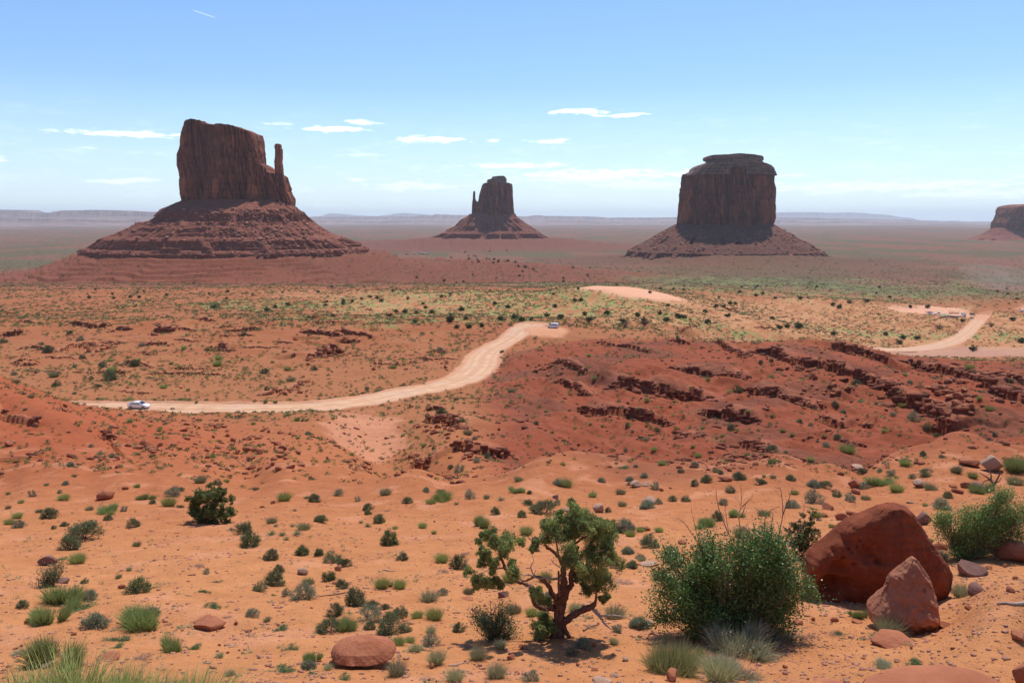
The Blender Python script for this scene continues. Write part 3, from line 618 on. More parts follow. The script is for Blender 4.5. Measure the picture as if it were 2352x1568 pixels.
# Broad round butte with a stepped cap
Y = 2260; g = px_to_xz(Y, lambda x: 1378+x*.4140, lambda y: 315.8+y*.4140)
mb = tag(empty('sandstone_butte', (ray(1668, 580)[0]*Y, Y, -85)), 'broad barrel-shaped dark red butte with a flat stepped cap and no thumb', 'butte', 'sandstone buttes on the valley floor')
kid(stack('main_tower', [(200,466,956),(212,462,961),(232,459,964),(300,451,972),(330,448,973),(400,441,973),(450,434,970),(490,430,958),(540,426,955)], g, Y, 92, M_tower, mb,
      top=[(460,203),(495,204),(512,192),(560,196),(620,188),(700,178),(780,186),(870,186),(940,196),(965,206)], n=2.5, nf=1.75, NA=900, NL=140, flute=8, fl_sc=18, seed=53), mb)
kid(stack('lower_caprock', [(150,560,900),(160,535,928),(176,514,946),(188,508,950),(196,490,956),(215,470,962)], g, Y, 92, M_cap, mb, n=3.2, NA=420, NL=40, flute=5, fl_sc=14, seed=57), mb)
kid(stack('upper_caprock', [(98,590,888),(104,580,895),(126,581,897),(134,600,888),(150,570,905),(166,540,925)], g, Y, 58, M_cap, mb, n=3.2, NA=420, NL=50, flute=3.2, fl_sc=12, seed=61, top=[(575,110),(600,104),(680,102),(740,97),(800,100),(880,107),(900,112)]), mb)
kid(talus('talus_slope', [(482,430,955),(520,362,1008),(555,300,1062),(590,240,1130),(612,192,1168),(630,160,1200),(655,125,1235),(690,80,1280)], g, Y,
      ([0, .3, .65, 1], [305, 240, 172, 80]), ([0, 1], [230, 90]), [(628,5,-.15,1),(545,6,.18,5),(668,4,.1,9),(600,3,.2,11)], rock_material('shale_slope_brown', (.155, .060, .038), (.095, .038, .028), (.22, .092, .058), 0, .3, .05), mb, 63, NA=800, NL=140, boulders=1300, bsz=(2.2, 8)), mb)
# butte cut by the right edge of the frame
Y = 4500; g = px_to_xz(Y, lambda x: 1378+x*.4140, lambda y: 315.8+y*.4140)
nb = tag(empty('sandstone_butte', (ray(2395, 540)[0]*Y, Y, -80)), 'blue-hazed butte half cut off by the right edge of the photo', 'butte', 'sandstone buttes on the valley floor')
kid(stack('main_tower', [(390,2258,2600),(408,2242,2610),(430,2236,2612),(470,2215,2615),(505,2208,2618),(560,2204,2622)], g, Y, 150, M_tower, nb, top=[(2225,420),(2242,408),(2258,388),(2300,378),(2340,373),(2420,370),(2600,378)], n=3.6, NA=500, NL=100, flute=9, fl_sc=26, seed=73), nb)
kid(talus('talus_slope', [(500,2208,2618),(540,2150,2680),(560,2100,2730),(578,2030,2800),(600,1900,2900)], g, Y, ([0, .5, 1], [330, 230, 140]), ([0, 1], [300, 140]), [(560,8,.1,2)], M_talus, nb, 75, NA=600, NL=90, boulders=200, bsz=(2.5, 7)), nb)
# ------------------------------------------------------------------ far mesas and mountains along the horizon
def mesa(name, Y, crest, base_v, depth, mat, seed, jag=.10, amp=1.0):
    us = np.array([c[0] for c in crest], float); vs = np.array([c[1] for c in crest], float)
    uu = np.linspace(us[0], us[-1], 700); s = (uu-CX)/F/math.cos(PITCH)*1.0
    s = np.array([ray(u, 505)[0] for u in uu]); X = s*Y
    h = np.array([ray(CX, v)[1]*Y for v in np.interp(uu, us, vs)])+fbm(X/(Y*.02), X*0, 5, seed)*Y*.0006*amp
    zb = -118.0; rows = []
    wv = fbm(X/(Y*.012), X*0+3, 5, seed+4)*depth*.55
    for (k, dy) in ((0, -1.6), (.12, -1.0), (.28, -.62), (.42, -.45), (.5, -.2), (.62, -.12), (.66, .0), (1.0, .04), (1.0, 1.2)):
        rows.append(np.stack([X, Y+dy*depth+wv*(1-max(dy, 0)*.5), np.maximum(zb-1+(h-zb)*k+fbm(X/(Y*.008), X*0+k*5, 3, seed+8)*(h-zb)*.05*(0 < k < 1), zb-1)], -1))
    o = obj(name, np.array(rows), grid_faces(len(rows), len(uu)), mat, smooth=False); tag(o, kind='structure'); return o
mesa('far_mesa', 19000, [(-220,484),(-60,481),(30,482),(42,487),(110,489),(150,483),(235,482),(300,485),(345,488),(400,492),(440,500),(470,512)], 512, 900, M_mesa, 201)
mesa('far_mesa', 15500, [(-220,503),(60,501),(240,505),(290,507),(302,503),(312,507),(420,508),(520,514)], 512, 500, M_mesa, 205, amp=.6)
mesa('far_mesa', 26000, [(650,502),(720,498),(960,497),(965,494),(990,495),(1000,492),(1050,494),(1150,493),(1200,497),(1215,496),(1235,494),(1260,496),(1350,497),(1400,500),(1560,499),(1800,500),(1850,500),(1950,502),(2080,505),(2200,508),(2360,511),(2520,514)], 512, 1500, M_mesa, 209)
mesa('far_mesa', 19500, [(1150,513),(1230,512),(1260,508),(1330,507),(1400,510),(1470,512),(1560,508),(1590,510),(1770,512),(1790,506),(1830,507),(1880,512),(1930,508),(2000,510),(2100,511),(2200,513),(2500,517)], 516, 700, M_mesa, 213, amp=1.3)
mesa('far_mesa', 20500, [(660,508),(760,506),(850,509),(930,506),(1040,508),(1120,511)], 516, 700, M_mesa, 217)
mesa('far_mountains', 46000, [(1740,500),(1790,488),(1860,487),(1900,489),(1950,488),(2000,491),(2030,492),(2060,498),(2100,502)], 506, 2500, M_mesa, 221, amp=.3)
mesa('far_mountains', 47000, [(690,500),(740,495),(762,490),(800,494),(860,497),(900,492),(930,489),(990,494),(1060,499)], 506, 2500, M_mesa, 225, amp=.3)
# ------------------------------------------------------------------ haze: one closed box of thin air round everything
x, y0, y1, zl, zh = 62000, -2500, 61500, -119.5, 620
hv = [(-x,y0,zl),(x,y0,zl),(x,y1,zl),(-x,y1,zl),(-x,y0,zh),(x,y0,zh),(x,y1,zh),(-x,y1,zh)]
m_, t_ = new_mat('haze')
pv = t_.n('ShaderNodeVolumePrincipled', {'Color': (.74, .87, 1.0, 1), 'Density': 2.5e-5, 'Anisotropy': .25})
t_.n('ShaderNodeOutputMaterial', {'Volume': pv.outputs[0]})
tag(obj('haze', hv, [(0,3,2,1),(4,5,6,7),(0,1,5,4),(1,2,6,5),(2,3,7,6),(3,0,4,7)], m_, smooth=False), kind='stuff')
# ------------------------------------------------------------------ plants
def veg_mat(name, trans=.25, rough=.75):
    m, t = new_mat(name); a = t.n('ShaderNodeAttribute', attribute_name='Col').outputs['Color']
    info = t.n('ShaderNodeObjectInfo'); hs = t.n('ShaderNodeHueSaturation', {'Hue': t.m('ADD', .485, t.m('MULTIPLY', info.outputs['Random'], .03)), 'Saturation': 1.0,
        'Value': t.m('ADD', .82, t.m('MULTIPLY', info.outputs['Random'], .36)), 'Color': a})
    finish(t, hs.outputs[0], rough, None, .25, 0.0, trans); return m
M_leaf = veg_mat('foliage'); M_bark, _t = new_mat('shaggy_bark')
_o = _t.n('ShaderNodeTexCoord').outputs['Object']; _n = _t.noise(_t.scale(_o, (1, 1, .15)), 22, 6, .7)
finish(_t, _t.mix(_t.ramp(_n, .35, .65), (.10, .045, .030), (.27, .14, .095)), .95, _t.n('ShaderNodeBump', {'Strength': .9, 'Distance': .03, 'Height': _n}).outputs[0], .1)
M_dead = flat('weathered_deadwood', (.38, .29, .24), .9, 0, .1, .3, 9)
M_stem = flat('twig_bark', (.20, .12, .085), .9, 0, .1, .3, 9)
def unit(v): return v/(np.linalg.norm(v, axis=-1, keepdims=True)+1e-9)
def leaves(P, sz, rs, col, var=.35, nrm=None, asp=.6):
    """a small four-sided leaf at each point"""
    n = len(P); a = unit(rs.randn(n, 3)); 
    if nrm is not None: a = unit(a+nrm*.7)
    b = unit(np.cross(a, rs.randn(n, 3))); s = (np.asarray(sz)*(.6+.8*rs.rand(n)))[:, None]
    c = np.cross(unit(a), b)
    V = np.stack([P-a*s, P+b*s*asp, P+a*s, P-b*s*asp+c*s*.25], 1).reshape(-1, 3)
    F = np.arange(n)[:, None]*4+np.array([[0, 1, 2, 0, 2, 3]]); F = F.reshape(-1, 3)
    cc = np.repeat(np.asarray(col)[None]*(1-var/2+var*rs.rand(n, 1))*(1+.12*rs.randn(n, 3)*np.array((1, .4, .6))), 4, 0)
    return V, F, np.clip(cc, .005, 1)
def blades(B, D, Ln, w, rs, col, droop=.3, tip=None, var=.35):
    """thin curved blades from base points B along directions D"""
    n = len(B); D = unit(D); side = unit(np.cross(D, rs.randn(n, 3))); Ln = np.asarray(Ln)[:, None]; w = w*(.7+.6*rs.rand(n, 1))
    g = np.zeros((n, 3)); g[:, 2] = -1
    out = D.copy(); out[:, 2] = 0
    m = B+D*Ln*.55; t = B+D*Ln+(out*.5+g)*Ln*droop*rs.rand(n, 1)
    V = np.stack([B-side*w*.5, B+side*w*.5, m-side*w*.42, m+side*w*.42, t], 1).reshape(-1, 3)
    F = np.arange(n)[:, None]*5+np.array([[0, 1, 3, 0, 3, 2, 2, 3, 4]]); F = F.reshape(-1, 3)
    c0 = np.asarray(col)[None]*(1-var/2+var*rs.rand(n, 1)); c1 = c0 if tip is None else np.asarray(tip)[None]*(1-var/2+var*rs.rand(n, 1))
    cc = np.stack([c0, c0, (c0+c1)/2, (c0+c1)/2, c1], 1).reshape(-1, 3)
    return V, F, cc
def tube(P, R, k=6, col=None, rs=None, rough=0):
    P = np.asarray(P, float); R = np.asarray(R, float); n = len(P); T = unit(np.gradient(P, axis=0))
    u = unit(np.cross(T[0], [.31, .77, .55])); ring = []
    for i in range(n):
        u = unit(u-T[i]*(u@T[i])); v = np.cross(T[i], u); a = np.linspace(0, 2*np.pi, k, endpoint=False)+i*.12
        rr = R[i]*(1+(rough*rs.randn(k) if rough else 0)); ring.append(P[i]+np.outer(np.cos(a)*rr, u)+np.outer(np.sin(a)*rr, v))
    q = grid_faces(n, k, True); F = np.concatenate([q[:, [0, 1, 2]], q[:, [0, 2, 3]]])
    V = np.concatenate(ring); c = np.broadcast_to(np.array(col if col is not None else (.2, .12, .08)), V.shape)
    return V, F, c
def join(L):
    V, F, Cc, n = [], [], [], 0
    for v, f, c in L: V.append(v); F.append(f+n); Cc.append(c); n += len(v)
    return np.concatenate(V), np.concatenate(F), np.concatenate(Cc)
def hemi(n, rs, lo=0.0):
    z = lo+(1-lo)*rs.rand(n); a = rs.rand(n)*2*np.pi; r = np.sqrt(1-z*z); return np.stack([r*np.cos(a), r*np.sin(a), z], 1)
def lumps(rs, k=9, amp=.28):
    """uneven outline: radius factor by direction"""
    c = unit(rs.randn(k, 3)); a = amp*rs.randn(k)
    return lambda d: 1+(np.exp(4*(d@c.T-1))*a).sum(1)
GREENS = {'h': (.30, .34, .10), 'd': (.155, .170, .080), 'D': (.130, .160, .062), 'g': (.290, .310, .095), 'G': (.240, .290, .095), 'o': (.240, .215, .095), 's': (.230, .240, .150), 'l': (.190, .270, .110),
          'w': (.330, .330, .165), 'y': (.260, .270, .120), 't': (.26, .19, .175), 'b': (.14, .20, .06), 'S': (.34, .32, .19), 'W': (.36, .36, .17)}
def plant_mesh(kind, seed, dens=1.0):
    """unit-wide plant standing at the origin; returns (foliage, stems)"""
    rs = np.random.RandomState(seed); col = GREENS[kind]; L = []; S = []
    lf = lumps(rs)
    if kind in 'dDs':
        h = {'d': .66, 'D': .80, 's': .60}[kind]; ns = 70
        d = unit(hemi(ns, rs, .02)); tips = d*lf(d)[:, None]*np.array((.5, .5, h))*.97
        n = int(3000*dens); i = rs.randint(ns, size=n); t = .35+.66*rs.rand(n)**.6
        P = tips[i]*t[:, None]+rs.randn(n, 3)*.050; P[:, 2] = np.abs(P[:, 2])+.02
        L.append(leaves(P, .026 if kind != 's' else .022, rs, col, .55, unit(P)))
        n2 = int(420*dens); i = rs.randint(ns, size=n2); L.append(blades(tips[i]*.75+rs.randn(n2, 3)*.04+[0, 0, .03], d[i]+[0, 0, .5]+rs.randn(n2, 3)*.35, .10+.14*rs.rand(n2), .012, rs, np.array(col)*1.25, .05))
        for q in range(14): S.append(tube([(0, 0, 0), tips[q]*.5+rs.randn(3)*.02, tips[q]*.97], [.014, .009, .003], 3, (.2, .13, .1)))
    elif kind in 'gGowWSh':
        n = int({'h': 900, 'g': 900, 'G': 1500, 'o': 750, 'w': 700, 'W': 2600, 'S': 2200}[kind]*dens)
        r = .30*np.sqrt(rs.rand(n)); a = rs.rand(n)*2*np.pi; B = np.stack([r*np.cos(a), r*np.sin(a), 0*a], 1)
        if kind in 'GWS':
            cl = rs.randn(7, 3)*[.24, .17, 0]; B = cl[rs.randint(7, size=n)]+B*.42
        D = B*[1.5, 1.5, 0]+rs.randn(n, 3)*.30+[0, 0, 1.0 if kind != 'S' else .75]; D[:, 2] = np.abs(D[:, 2])
        hh = {'h': .85, 'g': .72, 'G': .55, 'o': .68, 'w': .80, 'W': .52, 'S': .42}[kind]
        du = unit(D); Ln = hh*(.55+.5*rs.rand(n))*lf(du)
        tip = {'h': (.50, .50, .17), 'g': (.38, .39, .13), 'G': (.33, .37, .13), 'o': (.33, .29, .15), 'w': (.46, .42, .24), 'W': (.42, .42, .16), 'S': (.42, .39, .26)}[kind]
        L.append(blades(B+D*.0, D, Ln, .011 if kind not in 'WS' else .007, rs, col, .25 if kind in 'wWS' else .1, tip, .5))
        if kind in 'GoSs': 
            m = int(350*dens); P = B[:m]+du[:m]*Ln[:m, None]*rs.rand(m, 1); L.append(leaves(P, .018, rs, np.array(col)*.9, .5))
        for q in range(8): S.append(tube([(0, 0, 0), B[q]+du[q]*Ln[q]*.5], [.010, .005], 3, (.3, .22, .16)))
    elif kind == 'y':
        n = int(95*dens); D = hemi(n, rs, .08); L.append(blades(D*.03+[0, 0, .06], D, .46+.1*rs.rand(n), .026, rs, col, .06, (.36, .34, .19), .4))
        D = hemi(30, rs, -.1); L.append(blades(D*.03+[0, 0, .05], D*[1, 1, .35], .42+0*D[:, 0], .02, rs, (.33, .25, .17), .35, None, .3))
        S.append(tube([(0, 0, 0), (0, 0, .12)], [.05, .04], 6, (.25, .18, .12)))
    elif kind == 'l':
        n = int(1000*dens); k = rs.randn(10, 2)*[.2, .16]; i = rs.randint(10, size=n); P = np.c_[k[i]+rs.randn(n, 2)*.085, np.abs(rs.randn(n))*.06+.01]
        L.append(leaves(P, .022, rs, col, .6)); m = n//3; L.append(blades(P[:m]*[1, 1, 0], rs.randn(m, 3)*.5+[0, 0, 1], .07+.12*rs.rand(m), .010, rs, np.array(col)*1.1, .2, (.24, .28, .13)))
        for q in range(5): S.append(tube([(0, 0, 0), P[q]+[.05, .02, .03]], [.008, .004], 3))
    elif kind == 't':
        n = int(500*dens); r = .42*np.sqrt(rs.rand(n)); a = rs.rand(n)*6.28; B = np.stack([r*np.cos(a), r*np.sin(a), 0*a], 1)
        L.append(blades(B, B*.6+rs.randn(n, 3)*.5+[0, 0, .55], .10+.16*rs.rand(n), .006, rs, col, .2, (.36, .28, .24), .5))
        for q in range(10): S.append(tube([(0, 0, 0), B[q]*1.2+[0, 0, .15]+rs.randn(3)*.05], [.008, .003], 3, (.3, .24, .2)))
    elif kind == 'b':
        ns = 70; d = unit(hemi(ns, rs, .05)); tips = d*lf(d)[:, None]*np.array((.5, .42, .82))
        for q in range(ns):
            mid = tips[q]*.5+rs.randn(3)*.03+[0, 0, .03]; S.append(tube([(0, 0, 0), mid, tips[q]], [.010, .006, .002], 3, (.19, .13, .1)))
        n = int(3600*dens); i = rs.randint(ns, size=n); t = .40+.62*rs.rand(n); P = tips[i]*t[:, None]+rs.randn(n, 3)*.035; P[:, 2] = np.abs(P[:, 2])
        L.append(leaves(P, .015, rs, col, .6, None, .75))
    return join(L), join(S)
def add_thing_mesh(name, VFC, mat, parent=None): return obj(name, VFC[0], VFC[1], mat, parent, False, VFC[2])
KNAME = {'h': 'grass_clump', 'd': 'shrub', 'D': 'shrub', 'g': 'bush', 'G': 'bush', 'o': 'bush', 's': 'shrub', 'b': 'shrub', 'S': 'bush', 'l': 'ground_plant', 't': 'dry_bush', 'w': 'grass_clump', 'W': 'grass_clump', 'y': 'yucca'}
KGROUP = {'shrub': 'desert shrubs on the sand', 'bush': 'bushes on the red slope', 'ground_plant': 'low ground plants on the sand', 'dry_bush': 'dry bushes on the sand', 'grass_clump': 'grass clumps on the sand', 'yucca': 'yuccas on the sand'}
KDESC = {'h': 'tall grass clump', 'd': 'dark green shrub', 'D': 'rounded dark green shrub', 'g': 'yellow-green bushy shrub', 'G': 'broad green shrub', 'o': 'olive brown shrub', 's': 'grey-green shrub', 'b': 'leafy green bush', 'S': 'silvery grey bush',
         'l': 'flat green ground plant', 't': 'dry purplish twiggy bush', 'w': 'pale grass clump', 'W': 'large straw-green grass clump', 'y': 'spiky green yucca'}
KCAT = {'shrub': 'shrub', 'bush': 'bush', 'ground_plant': 'ground plant', 'dry_bush': 'dry bush', 'grass_clump': 'grass clump', 'yucca': 'yucca'}
ZA = lambda x, y: (x*.3410, 1033.6+y*.3410); ZB = lambda x, y: (689+x*.3418, 1033.6+y*.3418); ZC = lambda x, y: (1435.5+x*.3896, 1033.6+y*.3896)
Z4 = lambda x, y: (x*.3418, 631.6+y*.3418); Z5 = lambda x, y: (746.5+x*.3662, 631.6+y*.3662); Z6 = lambda x, y: (1435.5+x*.3896, 631.6+y*.3896)
# landmarks used to say where a thing stands (u, v, words)
LM = [(1330, 1440, 'the twisted juniper'), (1680, 1450, 'the big leafy bush'), (2010, 1375, 'the huge boulder'), (2080, 1435, 'the pyramid boulder'), (835, 1490, 'the mushroom rock'),
      (485, 1200, 'the round juniper bush'), (478, 1428, 'the flat red rock slab'), (2230, 1250, 'the bank bush'), (150, 1345, 'the two brown boulders'), (1150, 1465, 'the scrubby leafy bush'),
      (320, 938, 'the white hatchback car'), (1270, 755, 'the white van'), (1450, 680, 'the bare pink dune'), (2155, 722, 'the roadside stalls'), (1100, 850, 'the road bend'), (860, 960, 'the sandy turnout'),
      (60, 960, 'the red hill'), (1870, 870, 'the long dark rock ledge'), (1560, 940, 'the stepped hillside'), (575, 1070, 'the boulder field'), (2260, 1110, 'the dead gnarled tree'), (1490, 1145, 'the tilted boulder'),
      (1650, 600, 'the barrel-shaped butte'), (520, 640, 'the mitten butte'), (1130, 600, 'the far mitten butte'), (390, 775, 'the overhanging outcrop'), (800, 810, 'the shaded rock overhang'), (2220, 790, 'the straight pale road'),
      (120, 1555, 'the long bottom grass'), (1030, 1080, 'the dry wash'), (1900, 1075, 'the sandy rim'), (700, 1240, 'the yucca patch')]
LBL = []      # (object, descriptor, u, v, size) - resolved into unique labels at the end
def note(o, desc, u, v, size=1.0): LBL.append((o, desc, u, v, size))
_cache = {}
def plant(kind, u, vb, wpx, seed, parts=None, hs=1.0, ymin=6):
    X, Y, Z = locate(u, vb, None, ymin); wm = wpx*Y/F
    key = (kind, seed % 6)
    if key not in _cache:
        fo, st = plant_mesh(kind, 100+ord(kind)+key[1]*31)
        _cache[key] = [fo, st, None, None, None]
    c = _cache[key]; nm = KNAME[kind]; rsz = (seed*2.399) % 6.28; sc = wm*1.10; sz = sc*(.9+.2*((seed*7) % 5)/4)*hs
    if parts is None: parts = wpx > 30
    if parts:
        e = empty(nm, (X, Y, Z-.02*sc), rsz); e.scale = (sc, sc, sz)
        if c[2] is None:
            a = add_thing_mesh('foliage' if nm != 'grass_clump' else 'blades', c[0], M_leaf, e); b = add_thing_mesh('stems', c[1], M_leaf, e); c[2], c[3] = a, b
        else:
            for q in (c[2], c[3]): w_ = q.copy(); C.objects.link(w_); w_.parent = e
        o = e
    else:
        if c[4] is None: o = add_thing_mesh(nm, join([c[0], c[1]]), M_leaf); c[4] = o
        else: o = c[4].copy(); o.name = nm; C.objects.link(o); o.parent = None
        o.location = (X, Y, Z-.02*sc); o.rotation_euler = (0, 0, rsz); o.scale = (sc*(1.12-.08*(seed % 3)), sc*(.86+.1*(seed % 4)), sz)
    o['category'] = KCAT[nm]; o['group'] = KGROUP[nm]
    note(o, KDESC[kind], u, vb, wpx); PLACED.append((X, Y, wm)); return o
PLACED = []
A_ = "670,42,45,o 755,52,35,s 470,110,50,s 500,178,40,o 312,238,40,o 440,232,45,s 400,290,30,s 220,310,50,s 55,300,30,g 140,355,40,g 430,335,75,g 265,420,50,o 118,455,65,g 55,395,40,o 335,455,110,d 65,498,65,g 130,520,75,s 360,528,35,d 440,512,50,d 925,250,45,g 1350,220,90,o 1470,235,50,d 1525,215,40,g 1690,262,55,l 1725,268,45,o 1915,340,95,g 2115,345,70,d 2065,325,45,o 960,335,95,G 1030,358,45,d 1165,310,80,s 1160,270,40,o 1220,275,40,d 1140,375,95,g 1213,388,35,d 605,405,65,o 750,420,130,G 835,410,45,s 730,470,50,d 910,515,85,d 570,595,190,d 475,670,130,d 430,735,75,l 525,760,115,g 920,645,60,o 570,895,45,d 415,1030,290,G 600,1000,110,s 550,1070,170,l 150,1055,80,d 330,1165,230,G 640,1190,190,s 930,955,150,D 970,1190,270,G 785,1285,170,l 330,1430,340,G 1170,1350,180,G 1290,1340,130,l 800,858,50,o 870,808,40,w 1330,785,100,t 1390,830,40,s 1455,890,60,l 1380,955,80,l 1690,645,140,D 1650,560,110,d 1820,735,100,d 1880,820,80,d 1845,905,130,d 1740,945,80,d 1700,1115,80,s 1430,1060,130,l 1845,980,50,l 1930,980,60,s 2040,705,100,D 2140,705,80,D 2055,1000,150,s 2080,900,100,o 1830,490,70,o 2050,535,100,o 2155,480,60,d 1640,595,60,y 1830,570,70,y 1900,575,60,y 1930,605,60,y 2000,570,70,y 1555,540,40,y 1600,515,50,y 1680,495,40,y 1985,410,40,y 1970,515,45,y 1860,515,45,y 1900,1490,200,l 2080,1465,110,s 1980,1340,150,l 1800,1150,50,w 1480,1395,50,w 1550,1515,70,w 1900,1210,140,l 780,1330,110,l 960,1410,150,t 1530,1130,70,t 470,1010,150,t 1130,1180,80,t 1020,1110,110,s 205,1370,160,S"
B_ = "575,300,90,o 845,280,60,s 255,305,60,s 390,340,40,s 720,355,60,d 950,345,150,G 945,290,70,o 880,360,70,g 1050,365,45,y 1140,325,75,s 1255,325,45,o 1350,338,60,y 1470,285,90,G 1470,205,75,o 1545,292,38,d 1500,285,30,g 1785,245,80,g 1735,235,80,s 1635,425,150,d 1535,370,60,d 1725,365,45,s 1315,430,75,d 1490,450,65,d 1965,312,60,g 2155,295,75,o 2025,215,50,s 2165,375,65,o 2065,418,45,d 2320,395,70,s 2215,205,60,s 2315,185,50,s 450,400,65,d 460,430,45,d 530,490,90,D 455,515,60,y 410,490,40,y 140,480,75,d 590,410,50,t 825,520,60,g 1225,520,110,G 1265,600,80,g 1290,640,80,g 610,635,130,D 695,735,80,d 955,750,95,g 1060,795,125,d 1520,565,90,g 200,870,105,D 225,755,110,d 295,785,85,d 285,925,85,d 670,925,95,g 550,925,100,g 865,1015,130,w 960,970,70,s 365,1040,150,d 490,1060,100,d 250,1110,110,d 570,1070,65,d 680,1110,90,d 190,1220,130,d 300,1210,150,G 465,1200,80,d 480,1150,150,s 600,1145,90,d 590,1225,150,d 710,1215,80,d 660,1305,110,g 775,1350,80,w 880,1310,110,s 915,1435,120,w 905,1130,120,g 790,1125,80,g 1060,1215,90,d 1195,1400,120,w 1345,1330,90,w 880,1225,60,w 1320,1525,140,w 1550,1545,110,s 1040,1550,130,w 650,1510,130,w 625,1460,50,w 50,1430,130,G 190,1470,60,w 1820,1370,80,s 1900,1330,120,s 2130,1220,70,s 2115,1130,150,w 1850,1080,90,w 2275,1190,130,s 2180,545,120,s 2150,550,60,d 2225,580,50,g 2285,545,50,g 2330,635,60,d 2195,695,90,s 2225,790,65,d 2290,730,60,s 1560,1110,90,g 1440,1090,120,o 1660,1000,80,s 1420,880,130,g 1300,920,80,d 1130,960,90,o 1110,700,70,t 960,820,90,t 2110,1300,60,w 300,1540,150,l 850,1545,120,t 480,1250,70,l 1960,1190,90,t 2180,900,140,t 900,560,30,g 640,530,40,g 1110,1330,110,t 1250,1160,90,s 740,1290,60,g 1650,880,100,g"
C_ = "30,205,45,s 118,160,35,s 220,88,45,g 435,40,40,g 720,35,30,g 865,75,45,g 1095,62,35,g 410,100,60,s 540,130,55,o 565,140,30,d 670,175,75,d 405,210,55,d 480,190,60,d 620,250,50,d 800,200,50,d 875,165,50,o 980,178,55,d 820,160,25,g 660,165,45,s 1110,218,85,s 1175,222,75,d 1400,140,50,d 1490,205,130,G 1650,90,75,g 1755,32,40,d 1865,42,35,s 1770,150,60,d 1600,165,30,g 1565,150,50,s 1950,130,70,o 1600,245,80,g 1245,275,50,d 1405,228,60,s 1420,292,60,o 1330,300,60,s 1800,235,80,o 1905,280,55,d 2080,255,110,G 2050,160,60,g 2290,120,150,G 2300,200,100,o 175,230,50,s 280,300,45,d 360,303,50,d 195,315,45,s 130,340,90,s 575,320,50,s 545,415,75,d 650,395,90,G 475,450,120,G 820,385,85,o 985,340,80,s 1110,350,60,l 1110,310,100,s 1130,395,50,g 1220,455,40,g 1770,330,35,g 1870,345,100,s 20,450,50,s 30,510,60,g 90,480,45,g 155,570,95,d 200,482,50,g 25,610,60,s 40,690,65,d 100,650,50,w 270,625,110,s 760,475,30,g 1800,540,40,g 1860,645,90,w 215,760,130,o 1985,860,130,w 1395,990,90,G 90,1040,130,s 560,1365,200,w 960,1110,220,t 1100,1110,130,t 1250,1090,100,t 1560,1085,160,w 1700,1270,150,l 1500,1280,130,S 1270,1085,80,l 690,510,110,o 2330,560,60,g 60,100,30,s 330,130,35,d 1000,260,45,g 1500,130,40,s 1690,165,40,s"
cnt = 0
for s_, fn in ((A_, ZA), (B_, ZB), (C_, ZC)):
    f_ = .3410 if fn is ZA else (.3418 if fn is ZB else .3896)
    for it in s_.split():
        x, y, w_, k = it.split(','); u, v = fn(float(x), float(y)); cnt += 1
        plant(k, u, v, float(w_)*f_, cnt)
# special sprawling bushes at the lower right, pale grass
plant('W', *ZC(265, 1300), 140, 901, True, 1.25); plant('S', *ZC(690, 1180), 150, 902, True, 1.1); plant('S', *ZC(620, 1330), 120, 903, True, 1.2); plant('S', *ZC(810, 1110), 110, 904, True)
plant('W', *ZC(400, 1240), 70, 905, True, 1.5)
for i, (u, v, w_) in enumerate(((60, 1600, 170), (150, 1588, 160), (245, 1592, 150), (330, 1596, 150), (420, 1600, 150), (480, 1604, 110), (20, 1592, 120))):
    # tall grass whose feet are below the frame
    s, t = ray(u, v); Y = 12.3; X = s*Y; Z = float(zat(X, Y)); o = plant('h', u, 1500, w_*.8, 910+i, True)
    o.location = (X, Y, Z); sc = w_*Y/F; o.scale = (sc*1.3, sc*1.3, sc*1.05); LBL.pop(); note(o, 'tall yellow-green grass clump', u, 1560, w_)
for i, (u, w_) in enumerate(((805, 95),)):
    s, t = ray(u, 1590); Y = 12.0; o = plant('y', u, 1500, w_, 930, True); X = s*Y; o.location = (X, Y, float(zat(X, Y))); o.scale = (.85, .85, .95); LBL.pop(); note(o, 'dark long-bladed yucca cut by the bottom edge', u, 1560, 90)
# mid distance shrubs, each a thing
M4 = "745,705,90,d 105,725,50,o 375,750,55,d 690,620,50,d 1780,662,55,d 1955,715,60,o 1790,775,45,d 325,515,60,d 2000,980,50,G 660,752,35,d 210,825,50,o 100,672,40,s 1470,568,50,g 1460,610,50,g 755,652,70,g 365,682,80,o 905,612,55,d 1100,762,45,g 1265,778,30,g 870,843,30,g 685,840,30,g 1160,912,35,s 1360,910,32,o 1935,945,30,g 1700,1005,30,g 1070,1048,28,g 1005,1018,28,g 170,905,30,o 65,945,24,g 745,1030,24,s 875,990,45,g 810,945,40,s 2115,640,40,d 1930,640,45,g 1850,855,32,g 1785,855,30,g 1470,1010,30,g 2065,1070,40,s 2000,1100,30,g 670,1215,50,g 470,1280,45,s 610,1155,32,s 750,1225,30,o 1435,1225,28,g 1440,220,50,d 555,560,36,d 470,395,36,d 955,480,32,s 1235,500,36,g 1395,505,32,g 1640,400,28,d 930,575,32,g 735,580,40,g 1150,600,28,g 500,620,30,s 280,470,36,s 30,455,44,d 540,440,40,s 500,800,26,s 660,835,30,o 1040,840,24,g 1230,840,26,g 1320,855,22,g"
for it in M4.split():
    x, y, w_, k = it.split(','); u, v = Z4(float(x), float(y)); cnt += 1; plant(k, u, v, float(w_)*.3418, cnt, False, 1.0, 60)
